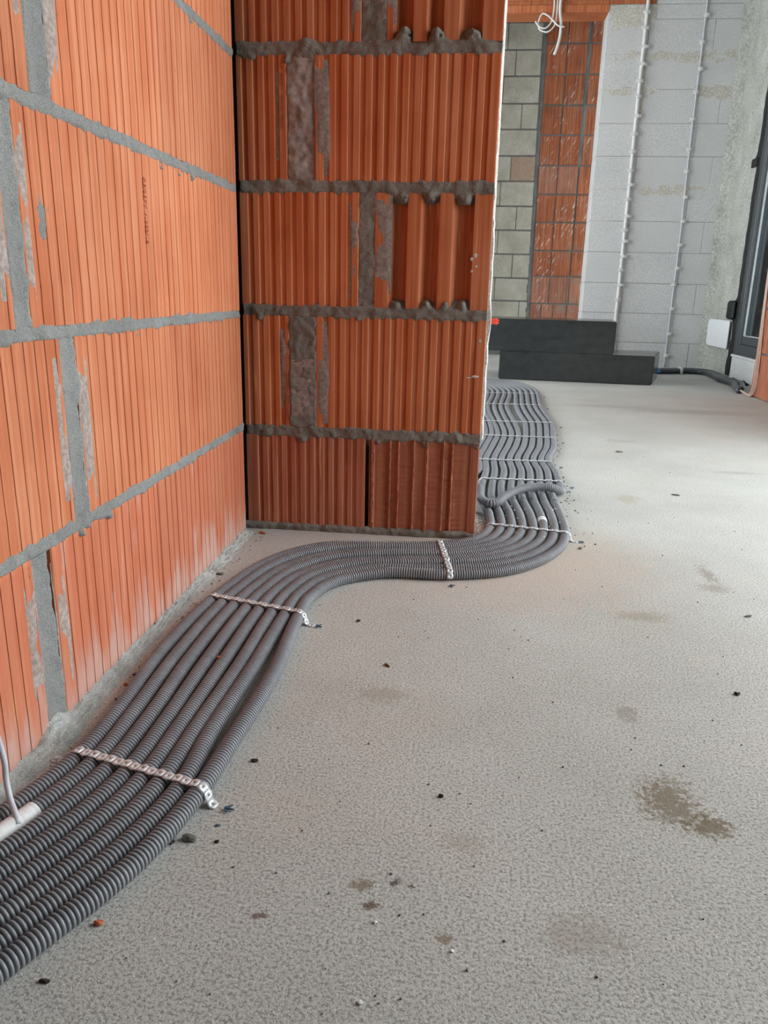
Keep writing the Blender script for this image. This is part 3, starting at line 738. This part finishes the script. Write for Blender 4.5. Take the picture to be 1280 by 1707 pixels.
# stations of the first (left) and eighth (right) conduit of the bundle
ST = [((-.62, .30), (-.475, .235)), ((-.575, .40), (-.425, .335)), ((-.508, .552), (-.357, .478)), ((-.466, .660), (-.303, .598)), ((-.441, .765), (-.279, .705)), ((-.440, .87), (-.276, .83)),
      ((-.449, 1.03), (-.268, 1.0)), ((-.443, 1.22), (-.270, 1.185)), ((-.427, 1.325), (-.268, 1.295)), ((-.400, 1.44), (-.232, 1.388)), ((-.352, 1.533), (-.145, 1.446)),
      ((-.280, 1.592), (-.03, 1.457)), ((-.15, 1.617), (.088, 1.495)), ((-.045, 1.637), (.163, 1.562)), ((.033, 1.683), (.222, 1.664)), ((.070, 1.775), (.249, 1.775)),
      ((.073, 1.90), (.255, 1.92)), ((.055, 2.06), (.252, 2.06)), ((.058, 2.2), (.252, 2.2)), ((.073, 2.40), (.268, 2.42)), ((.075, 2.58), (.262, 2.60)),
      ((.105, 2.83), (.303, 2.84)), ((.130, 3.07), (.325, 3.09)), ((.130, 3.38), (.342, 3.40)), ((.118, 3.60), (.337, 3.62)), ((.118, 3.87), (.335, 3.90)), ((.140, 4.29), (.362, 4.33)),
      ((.140, 4.50), (.364, 4.56)), ((.10, 4.66), (.330, 4.76)), ((-.02, 4.76), (.255, 4.93)), ((-.25, 4.82), (.08, 5.03)), ((-.6, 4.85), (-.3, 5.08))]
def bundle_point(i, k):          # i may run past 0..7 for conduits lying beside the eight
    (ax, ay), (bx, by) = ST[k]; f = i / 7.0
    x, y = ax + (bx-ax)*f, ay + (by-ay)*f
    if 23 <= k <= 25 and 0 <= i: x += (-.010 if i <= 3 else .006)          # the bundle opens into two groups here
    return x, y
ORD = ['first', 'second', 'third', 'fourth', 'fifth', 'sixth', 'seventh', 'eighth']
paths = {}
def add_ends(o, P, r=RG): pass
for i in range(8):
    pts = []
    for k in range(len(ST)):
        x, y = bundle_point(i, k)
        amp = .0022 if k > 3 else .001
        x += amp*noise.noise((k*1.7, i*2.3, 0)); y += amp*noise.noise((k*1.3, i*3.1, 9))
        z = RT + .0004
        if 9 <= k <= 12: z += {1: .004, 2: .000, 3: .006, 4: .0, 5: .005, 6: 0.0}.get(i, 0) * (1 if k in (10, 11) else .5)
        if i == 7 and 5 <= k <= 6: x += .006; 
        if i == 6 and 5 <= k <= 6: x -= .003
        pts.append((x, y, z))
    P = Path(pts); paths[i] = P
    s2 = P.s[np.argmin(np.abs(P.p[:, 1] - 2.05) + np.where(P.p[:, 0] > 0, 0, 9))]
    v, f = corrugated(P, s2)
    where = 'of the eight from the left wall' if i else 'of the eight, hugging the left wall'
    o = link('corrugated_conduit', fast_mesh('corrugated_conduit', v, f), M_COND, None, True)
    tag(o, f'{ORD[i]} dark grey corrugated conduit {where}', 'conduit', 'conduits of the floor bundle')

# conduits that join from behind the pier, and the one folded back across the bundle
for j, nm in ((1, 'nearest to the pier corner'), (2, 'second behind the pier corner'), (3, 'outermost to the left behind the pier')):
    pts = [(-.50 - .1*j, 2.07 + .02*j, RT + .0004), (-.20, 2.08 + .025*j, RT + .0004), (-.05 - .01*j, 2.12 + .03*j, RT + .0004), (.035 - .024*j, 2.27 + .03*j, RT+.0004)]
    for k in range(19, len(ST)):
        x, y = bundle_point(-j * .875, k); x += .002*noise.noise((k*1.7, j*5.3, 4)); pts.append((x, y, RT + .0004))
    P = Path(pts); paths[-j] = P
    v, f = corrugated(P, 0.0, seg_f=12)
    tag(link('corrugated_conduit', fast_mesh('corrugated_conduit', v, f), M_COND, None, True), f'grey corrugated conduit beside the far bundle, {nm}', 'conduit', 'conduits of the floor bundle')
pts = [(.046, 2.035, .050), (.048, 1.995, .036), (.060, 1.955, .0335), (.075, 1.935, .034), (.092, 1.945, .0345), (.108, 1.99, .035), (.137, 2.055, .036), (.170, 2.10, .037), (.209, 2.125, .037), (.250, 2.135, .034), (.272, 2.15, .025), (.284, 2.18, .0145), (.287, 2.23, RT+.0004)]
for k in range(19, len(ST)):
    x, y = bundle_point(7 + .86, k); pts.append((x + .002*noise.noise((k, 3, 8)), y, RT + .0004))
P = Path(pts, .003); paths[8] = P
v, f = corrugated(P, 0.55)
oc = tag(link('corrugated_conduit', fast_mesh('corrugated_conduit', v, f), M_COND, None, True), 'grey corrugated conduit folded back over the bundle with an open end at the pier', 'conduit', 'conduits of the floor bundle')
p0, t0, n0, b0 = P.frames(np.array([0.001, .006]))
bm = bmesh.new(); bmesh.ops.create_circle(bm, cap_ends=True, segments=16, radius=RG*.95)  # flat black disc painted as the shade inside the tube
rot = Matrix((n0[1], b0[1], t0[1])).transposed()
for w in bm.verts: w.co = rot @ w.co + Vector(p0[1])
ho = MB().addbm(bm).build('open_end', M_HOLE, oc); ho['label'] = 'black disc standing in for the dark tube inside'

def tape_wrap(P, s0, s1, parent, label):
    q = np.arange(s0, s1, .0012); r = np.array([RT + .0007 + .0005*noise.noise((x*260, 0, 0)) for x in q])
    r[0] = r[-1] = RT - .001
    v, f = sweep(P, q, r, 18)
    o = link('tape_wrap', fast_mesh('tape_wrap', v, f), M_TAPE, parent, True); o['label'] = label
def s_at(P, y, xr=(-9, 9)):
    m = np.abs(P.p[:, 1] - y) + np.where((P.p[:, 0] > xr[0]) & (P.p[:, 0] < xr[1]), 0, 9); return P.s[np.argmin(m)]
conds = [o for o in COL.objects if o.name.startswith('corrugated_conduit')]
s = s_at(paths[1], .628, (-.6, -.3)); tape_wrap(paths[1], s - .03, s + .036, conds[1], 'white tape wrapped round the conduit')
s = s_at(paths[5], 1.855, (0, 9)); tape_wrap(paths[5], s - .004, s + .010, conds[5], 'white tape ring'); tape_wrap(paths[5], s + .013, s + .024, conds[5], 'white tape ring')

# grey cable that comes out of the taped conduit
plain_tube('cable', [(-.440, .632, .018), (-.447, .640, .024), (-.459, .652, .032), (-.4665, .660, .050), (-.4665, .661, .070), (-.469, .661, .090), (-.474, .655, .14), (-.482, .640, .25), (-.487, .625, .5), (-.488, .615, .9), (-.488, .61, 1.4)], .0031, M_CABG, None, 12, .004)
tag(bpy.data.objects['cable'], 'pale grey cable rising from the taped conduit at the left edge', 'cable')

# ------------------------------------------------------------------ perforated straps
def strap_band(path, parent, name='band', half=.0068, cell=.0118):
    n = int(path.L / cell); V, F = [], []
    w1, w2, w0 = half*.74, half*.90, half
    outer = [(.5, -w1), (.5, 0), (.5, w1), (.25, w2), (0, w0), (-.25, w2), (-.5, w1), (-.5, 0), (-.5, -w1), (-.25, -w2), (0, -w0), (.25, -w2)]
    S, T = [], []
    for c in range(n):
        sc = (c + .5)*cell; k = len(S); hr = .0015 if c % 2 == 0 else .0009
        for u, t in outer: S.append(sc + u*cell); T.append(t)
        for u, t in outer:
            a = math.atan2(t, u*cell); S.append(sc + hr*math.cos(a)); T.append(hr*math.sin(a))
        for i in range(12):
            j = (i+1) % 12; F.append([k+i, k+j, k+12+j, k+12+i])
    S = np.array(S); T = np.array(T)
    p = path.at(np.clip(S, 0, path.L)); t = path.at(np.clip(S + .003, 0, path.L)) - path.at(np.clip(S - .003, 0, path.L)); t /= np.linalg.norm(t, axis=1)[:, None]
    side = np.cross(t, np.array([0, 0, 1.0])); ln = np.linalg.norm(side, axis=1)
    base = np.array(path.p[-1]) - np.array(path.p[0]); base[2] = 0; base /= np.linalg.norm(base); bs = np.array([base[1], -base[0], 0])
    side = np.where(ln[:, None] > .25, side/np.maximum(ln, 1e-6)[:, None], bs[None, :])
    V = p + side*T[:, None]
    o = link(name, fast_mesh(name, V, F), M_STEEL, parent)
    md = o.modifiers.new('thickness', 'SOLIDIFY'); md.thickness = .0009; md.offset = 0
    return o

def plug(parent, x, y, ang, n=0):
    """torn blue plastic dowel and nail at the end of a strap"""
    mb = MB(); c, s = math.cos(ang), math.sin(ang); rr = random.Random(n)
    for k, (l, w, dz, da) in enumerate([(.011, .0019, .001, 0), (.007, .0014, .003, .7), (.006, .0013, .002, -.8)]):
        a = ang + da; bm = bmesh.new(); bmesh.ops.create_cone(bm, cap_ends=True, segments=7, radius1=w, radius2=w*.55, depth=l)
        R = Matrix.Rotation(a, 4, 'Z') @ Matrix.Rotation(math.pi/2 - (.25 if k else 0), 4, 'Y')
        for v in bm.verts:
            v.co = R @ v.co + Vector((x + .006*math.cos(a), y + .006*math.sin(a), w + dz*.4)); v.co.z = max(v.co.z, .0004)
        mb.addbm(bm)
    o = mb.build('dowel', M_BLUE, parent); o['label'] = 'torn blue plastic dowel'

def tops_across(A, B, ids):
    """tops of the conduits crossed by the line A-B, sorted from A to B"""
    A = Vector((*A, 0)); B = Vector((*B, 0)); d = (B - A); L = d.length; d /= L; nrm = Vector((-d.y, d.x, 0)); out = []
    for i in ids:
        P = paths[i].p; sd = (P[:, 0]-A.x)*nrm.x + (P[:, 1]-A.y)*nrm.y; tt = (P[:, 0]-A.x)*d.x + (P[:, 1]-A.y)*d.y
        ok = (tt > -.03) & (tt < L + .03)
        cr = [k for k in range(len(sd)-1) if ok[k] and sd[k]*sd[k+1] <= 0]
        if cr: k = cr[0]; out.append((tt[k], P[k, 2]))
    return sorted(out), A, d, L

def strap(A, B, ids, label, left_tab=True, n=0, zadd=.0, group='perforated steel straps over the conduits', right_tab=True):
    tp, A3, d, L = tops_across(A, B, ids)
    r = root('perforated_strap', ((A[0]+B[0])/2, (A[1]+B[1])/2, 0.0), label, 'strap', group)
    pts = []
    def at(t, z): v = A3 + d*t; return (v.x, v.y, z)
    t0, t1 = tp[0][0], tp[-1][0]
    if left_tab: pts += [at(t0 - .040, .0012), at(t0 - .022, .0014), at(t0 - .0145, .006)]
    else: pts += [at(t0 - .0145, .004)]
    pts += [at(t0 - .0125, .014)]
    last = None
    for t, z in tp:
        if last is not None and last[0] < t - .006: pts.append(at((t + last[0])/2, min(z, last[1]) + RT - .0004 + zadd))
        pts.append(at(t, z + RT + .0011 + zadd)); last = (t, z)
    pts += [at(t1 + .0095, .019 + zadd*.4), at(t1 + .0135, .012), at(t1 + .0150, .005)]
    if right_tab: pts += [at(t1 + .019, .0014), at(t1 + .034, .0012)]
    P = Path(pts, .003)
    strap_band(P, r)
    q = A3 + d*(t1 + .034); plug(r, q.x, q.y, math.atan2(d.y, d.x) + .4*math.sin(n*3), n)
    if left_tab:
        q = A3 + d*(t0 - .033); bm = bmesh.new(); bmesh.ops.create_cone(bm, cap_ends=True, segments=8, radius1=.0035, radius2=.0028, depth=.002)
        for v in bm.verts: v.co += Vector((q.x, q.y, .0028))
        MB().addbm(bm).build('nail_head', M_STEEL, r)
    return r
strap((-.47, .768), (-.235, .705), range(8), 'perforated steel strap across the conduits nearest the camera', n=1)
strap((-.47, 1.262), (-.225, 1.193), range(8), 'perforated steel strap before the bend beside the left wall', n=2)
strap((-.047, 1.66), (-.008, 1.40), range(8), 'perforated steel strap in front of the pier foot', left_tab=False, n=3, right_tab=False)
strap((.03, 1.800), (.30, 1.745), range(8), 'thin steel strap just past the pier corner by the white tape rings', left_tab=False, n=4)
strap((.03, 2.26), (.32, 2.275), list(range(8)) + [8], 'thin steel strap just behind the folded-back conduit', left_tab=False, n=5)
far_ids = [-3, -2, -1] + list(range(9))
strap((-.06, 2.53), (.34, 2.55), far_ids, 'third thin steel strap from the pier corner across the bundle', left_tab=False, n=6)
strap((-.02, 2.99), (.40, 2.995), far_ids, 'fourth thin steel strap from the pier corner across the bundle', left_tab=False, n=7)
strap((0.0, 3.33), (.43, 3.36), far_ids, 'fifth thin steel strap from the pier corner, over the gap in the bundle', left_tab=False, n=8)
strap((-.02, 3.86), (.43, 3.90), far_ids, 'sixth thin steel strap from the pier corner across the far bundle', left_tab=False, n=9)
strap((0.0, 4.30), (.46, 4.35), far_ids, 'farthest thin steel strap where the bundle starts to turn', left_tab=False, n=10)

# ------------------------------------------------------------------ graphite foam blocks
def foam(name, poly, z0, z1, label):
    bm = bmesh.new(); n = len(poly)
    b = [bm.verts.new((x, y, z0)) for x, y in poly]; t_ = [bm.verts.new((x, y, z1)) for x, y in poly]
    bm.faces.new(b[::-1]); bm.faces.new(t_)
    for i in range(n): bm.faces.new([b[i], b[(i+1) % n], t_[(i+1) % n], t_[i]])
    bmesh.ops.bevel(bm, geom=bm.edges[:], offset=.006, segments=2, affect='EDGES')
    bmesh.ops.subdivide_edges(bm, edges=bm.edges[:], cuts=3, use_grid_fill=True)
    for v in bm.verts: v.co += Vector((.002*noise.noise(v.co*14), .002*noise.noise(v.co*15 + Vector((3, 1, 2))), 0))
    me = bpy.data.meshes.new(name); bm.normal_update(); bmesh.ops.recalc_face_normals(bm, faces=bm.faces[:]); bm.to_mesh(me); bm.free()
    o = link(name, me, M_EPS); return tag(o, label, 'foam block', 'graphite foam blocks on the floor')
foam('foam_block', [(.203, 5.225), (1.178, 5.140), (1.318, 5.62), (.245, 5.72)], 0.0005, .185, 'lower long dark grey foam block lying on the floor')
foam('foam_block', [(-.12, 5.245), (.925, 5.165), (.975, 5.62), (-.08, 5.72)], .1855, .392, 'upper long dark grey foam block stacked on the other')

# ------------------------------------------------------------------ cables clipped up the white wall
def clipped(x, r, z0, z1, zs, mat, label, lean=0.0):
    rt = root('wall_cable', (x, YB - .01, max(0, z0)), label, 'cable')
    pts = [(x + lean*math.sin(z*2.1) + .004*noise.noise((z*1.6, x*9, 0)), YB - r - .004, z) for z in np.linspace(z0, z1, 24)]
    plain_tube('sheath', pts, r, mat, rt, 10, .02)
    cl = None
    for z in zs:
        xx = np.interp(z, [p[2] for p in pts], [p[0] for p in pts])
        if cl is None:
            bm = bmesh.new(); bmesh.ops.create_cone(bm, cap_ends=True, segments=10, radius1=.017, radius2=.011, depth=.022)
            bmesh.ops.rotate(bm, verts=bm.verts[:], matrix=Matrix.Rotation(math.pi/2, 3, 'X'))
            for f in bmesh.ops.create_cube(bm, size=1)['verts']: f.co = Vector((f.co.x*(2*r + .026), f.co.y*.010, f.co.z*.020))
            me = bpy.data.meshes.new('clip'); bm.to_mesh(me); bm.free(); me.materials.append(M_CABW); cl = me
        o = bpy.data.objects.new('clip', cl); COL.objects.link(o); o.parent = rt; o.matrix_parent_inverse = Matrix.Translation(-Vector(rt.location))
        o.location = (xx + random.choice((-1, 1))*.006, YB - 2*r - .004, z)
clipped(1.134, .0125, 0.02, 2.70, [.52, .63, .74, .84, .95, 1.03, 1.13, 1.25, 1.35, 1.45, 1.58, 1.70, 1.82, 1.95, 2.05, 2.16, 2.27, 2.39, 2.49], M_CABW, 'thick white clipped cable run up the white block wall')
clipped(1.545, .0065, .012, 2.70, [.10, .27, .46, .64, .76, .93, 1.10, 1.27, 1.45, 1.60, 1.80, 1.98, 2.13, 2.30, 2.47, 2.58], M_CABG, 'thin grey clipped cable nearer the concrete column on the white wall', .004)

# loose white cable loops hanging from the lintel
rt = root('hanging_cable', (.45, YB - .03, 2.5), 'loose loops of white cable hanging from the far lintel', 'cable')
yh = YB - .03
plain_tube('loop', [(.50, yh, 2.62), (.50, yh, 2.47), (.487, yh - .02, 2.40), (.44, yh - .03, 2.36), (.385, yh - .02, 2.38), (.375, yh, 2.43), (.40, yh + .0, 2.485), (.445, yh - .01, 2.465), (.50, yh - .03, 2.41), (.52, yh - .035, 2.395), (.56, yh - .035, 2.39)], .0055, M_CABW, rt, 8)
plain_tube('loop', [(.475, yh - .005, 2.62), (.478, yh - .005, 2.50), (.462, yh - .02, 2.42), (.425, yh - .025, 2.385), (.385, yh - .02, 2.395), (.352, yh - .02, 2.43)], .0055, M_CABW, rt, 8)
plain_tube('loop', [(.523, yh, 2.62), (.523, yh, 2.50), (.535, yh - .012, 2.42), (.533, yh - .02, 2.33), (.515, yh - .028, 2.25), (.502, yh - .03, 2.215)], .010, M_CABW, rt, 8)

# dark conduits on the floor along the far corner, with blue end
rt = root('floor_conduit', (1.6, 5.6, 0), 'pair of black conduits snaking along the floor below the column', 'conduit')
plain_tube('conduit_run', [(1.38, 5.93, .02), (1.50, 5.97, .02), (1.62, 6.02, .02), (1.72, 5.98, .02), (1.735, 5.75, .02), (1.705, 5.50, .02), (1.715, 5.25, .02), (1.66, 5.02, .02), (1.628, 4.86, .018)], .0185, M_CONDR, rt, 14)
plain_tube('conduit_run', [(1.38, 5.985, .02), (1.50, 6.03, .02), (1.66, 6.10, .02), (1.77, 6.02, .02), (1.775, 5.75, .02), (1.748, 5.50, .02), (1.765, 5.28, .02), (1.715, 5.08, .02), (1.66, 4.93, .018)], .0185, M_CONDR, rt, 14)
bl = plain_tube('blue_coupler', [(1.335, 5.905, .021), (1.36, 5.92, .021), (1.40, 5.938, .021)], .0205, plain('bright_blue_plastic', (.04, .22, .55), .4), rt, 14); bl['label'] = 'bright blue coupler'
MB().box((1.565, 5.96, .001), (1.58, 6.06, .047), .004).build('clamp', M_STEEL, rt)

# wires running up the brick return
for k, (dy, zt, nm) in enumerate(((0.0, .95, 'leftmost of the three'), (-.022, 1.0, 'middle of the three'), (-.045, 1.05, 'rightmost of the three'))):
    o = plain_tube('wire', [(1.635, 4.88, .022), (1.638, 4.80, .012 if k else .018), (1.645, 4.74 + dy, .012), (1.652, 4.715 + dy, .05), (1.655, 4.722 + dy, .2), (1.655, 4.745 + dy*.6, .5), (1.655, 4.757 + dy*.5, .75), (1.655, 4.75 + dy, zt)], .0042, M_CABP, None, 8)
    tag(o, f'thin pinkish wire up the red brick return, {nm}', 'wire', 'wires on the brick return')

# white plastic sheet leaning on the column, debris heap, red strands
r = .03; pl = []
y0, y1, z0, z1 = 5.855, 6.36, .20, .395
for cy, cz, a0 in ((y1 - .06, z1 - r, 0), (y0 + .02, z1 - .012, 90), (y0 + .02, z0 + .012, 180), (y1 - .06, z0 + r, 270)):
    rr = (.06, r) if cy > 6 else (.02, .012)
    for k in range(6):
        a = math.radians(a0 + k*18); pl.append((cy + rr[0]*math.cos(a), cz + rr[1]*math.sin(a)))
o = MB().prism(pl, 1.828, 1.833, 'x').build('plastic_sheet', M_PANEL)
tag(o, 'white glossy plastic sheet with rounded corners on the concrete column', 'sheet')
o = MB()
for k in range(26):
    bm = bmesh.new(); bmesh.ops.create_icosphere(bm, subdivisions=1, radius=random.uniform(.008, .024))
    c = Vector((random.uniform(1.79, 1.85), random.uniform(4.95, 5.75), .006))
    for v in bm.verts: v.co = Vector((v.co.x, v.co.y*1.3, v.co.z*.8)) * (1 + .3*noise.noise(v.co*90 + c*7)) + c; v.co.z = max(v.co.z, .001)
    o.addbm(bm)
tag(o.build('rubble', M_DARK), 'dark rubble heap along the foot of the window sill', 'rubble', kind='stuff')
rt = root('wire_bunch', (.04, 1.9, .48), 'bright red wire ends sticking out behind the pier', 'wire')
for k in range(5):
    z = .484 + .0022*k
    plain_tube('strand', [(.030, 1.99, .485), (.042, 1.985, z), (.066 + .004*(k % 2), 1.983, z + .0008*(k - 2))], .0016, M_REDW, rt, 6, .004)
plain_tube('red_cord', [(1.52, 4.05, .003), (1.58, 4.04, .003), (1.64, 4.06, .003)], .003, plain('dull_red_cord', (.35, .04, .03), .5), None, 8)
tag(bpy.data.objects['red_cord'], 'short red cord on the floor at the right edge', 'cord')

# ------------------------------------------------------------------ crumbs on the floor
def crumb(x, y, sx, sy, sz, mat, name, label, rot=0.0, sub=2, grp='crumbs on the floor'):
    sx *= .75; sy *= .7; sz *= .65
    bm = bmesh.new(); bmesh.ops.create_icosphere(bm, subdivisions=sub, radius=1.0); R = Matrix.Rotation(rot, 3, 'Z')
    for v in bm.verts:
        k = 1 + .6*noise.noise(v.co*1.9 + Vector((x*91, y*57, 0))); q = R @ Vector((v.co.x*sx*k, v.co.y*sy*k, 0))
        v.co = Vector((x + q.x, y + q.y, max(.0, (v.co.z*k + .75)*sz)))
    return tag(MB().addbm(bm).build(name, mat), label, 'debris', grp)
crumb(-.266, .655, .011, .008, .005, M_GREYST, 'pebble', 'dark grey pebble beside the outer conduit below the near strap')
crumb(-.283, .647, .005, .004, .004, M_DARK, 'pebble', 'small black pebble touching the outer conduit below the near strap')
crumb(-.006, .763, .0042, .0042, .003, M_DARK, 'pebble', 'small round dark pebble in the middle of the open floor')
crumb(-.168, 1.229, .0045, .0045, .003, M_DARK, 'pebble', 'tiny dark pebble right of the second strap')
crumb(-.101, 1.072, .009, .0032, .003, plain('wood_sliver', (.12, .055, .035), .8), 'wood_chip', 'brown wood sliver on the floor right of the bundle', rot=-.9)
crumb(-.308, .536, .0055, .004, .004, M_CHIP, 'brick_chip', 'red brick chip against the outer conduit at lower left')
crumb(-.324, .473, .007, .003, .0025, M_DARK, 'pebble', 'flat dark flake on the floor at the bottom left')
crumb(-.061, .487, .003, .003, .0025, M_WHITEC, 'lime_crumb', 'white lime crumb at the bottom centre of the floor')
crumb(-.059, .571, .0028, .0025, .0022, M_WHITEC, 'lime_crumb', 'white lime crumb just below the brown stains')
crumb(.012, .548, .0022, .002, .002, M_WHITEC, 'lime_crumb', 'tiny white lime crumb right of the lower brown stain')
crumb(.416, 1.06, .006, .005, .004, M_DARK, 'pebble', 'small dark pebble near the right edge of the floor')
crumb(.437, .49, .004, .003, .003, M_DARK, 'pebble', 'small dark pebble in the bottom right corner')
crumb(-.475, 1.41, .010, .006, .004, M_GREYST, 'pebble', 'grey crumb between the wall foot and the bundle')
crumb(-.462, 1.685, .011, .005, .005, M_CHIP, 'brick_chip', 'red brick splinter in the corner of wall and pier', rot=-.4)
crumb(-.452, 1.29, .007, .004, .003, M_CHIP, 'brick_chip', 'red brick chip left of the second strap')
crumb(-.467, .985, .007, .005, .004, M_GREYST, 'pebble', 'grey crumb at the wall foot between the two near straps')
crumb(-.470, .955, .004, .004, .003, M_CHIP, 'brick_chip', 'small red chip at the wall foot between the two near straps')
crumb(-.236, .80, .006, .004, .003, M_DARK, 'pebble', 'black crumb on the floor just above the near strap end')
crumb(-.236, .655, .003, .003, .002, M_DARK, 'pebble', 'tiny black crumb below the near strap end')
crumb(-.243, .680, .004, .0025, .002, M_BLUE, 'plastic_scrap', 'tiny blue plastic scrap below the near strap end')
crumb(.275, 1.70, .006, .004, .005, plain('olive_crumb', (.25, .26, .13), .9), 'pebble', 'olive pebble outside the second bend of the bundle')
crumb(.53, 1.36, .010, .004, .003, M_GREYST, 'pebble', 'dark flake on the floor right of the second bend', rot=.3)
crumb(.62, 2.25, .016, .007, .004, M_GREYST, 'pebble', 'dark flake on the floor level with the folded-back conduit', rot=-.4)
crumb(.57, 2.87, .02, .012, .004, M_GREYST, 'pebble', 'grey flake on the far floor right of the bundle')
crumb(-.352, 1.02, .004, .003, .003, M_CHIP, 'brick_chip', 'red brick crumb lying between two conduits', rot=.3).location.z = .021
# loose grit, too fine to count
gv = MB(); rg = random.Random(3)
allp = np.concatenate([P.p[::4, :2] for P in paths.values()])
def grit(x, y, s, z=0.0):
    while z == 0.0 and np.min(np.hypot(allp[:, 0]-x, allp[:, 1]-y)) < RT + s + .001: x += .012
    bm = bmesh.new(); bmesh.ops.create_icosphere(bm, subdivisions=1, radius=s)
    for v in bm.verts: v.co = v.co*(1 + .5*noise.noise(v.co*400 + Vector((x*50, y*50, 0)))) + Vector((x, y, z + s*.4))
    return bm
for k in range(260):
    x = rg.uniform(-.30, .75); y = .42 + 3.0*rg.random()**2.2
    gv.addbm(grit(x, y, rg.uniform(.0006, .0016)))
for k in range(60):
    gv.addbm(grit(-.480 + abs(rg.gauss(0, .015)), rg.uniform(.66, 1.68), rg.uniform(.0006, .0019)))
for k in range(90):
    gv.addbm(grit(rg.gauss(.29, .02), rg.uniform(1.7, 3.2), rg.uniform(.001, .0026)))
tag(gv.build('floor_grit', M_GREYST), 'fine dark grit scattered over the screed', 'grit', kind='stuff')
gw = MB()
for k in range(110):
    gw.addbm(grit(rg.uniform(.037, .062), rg.uniform(1.74, 1.93), rg.uniform(.0012, .0032), rg.uniform(0, .003)))
for k in range(60):
    gw.addbm(grit(rg.uniform(.08, .25), rg.uniform(1.72, 2.0), rg.uniform(.001, .0022), .018))
tag(gw.build('lime_grit', M_WHITEC), 'pale lime crumbs at the pier corner and on the conduits', 'grit', kind='stuff')
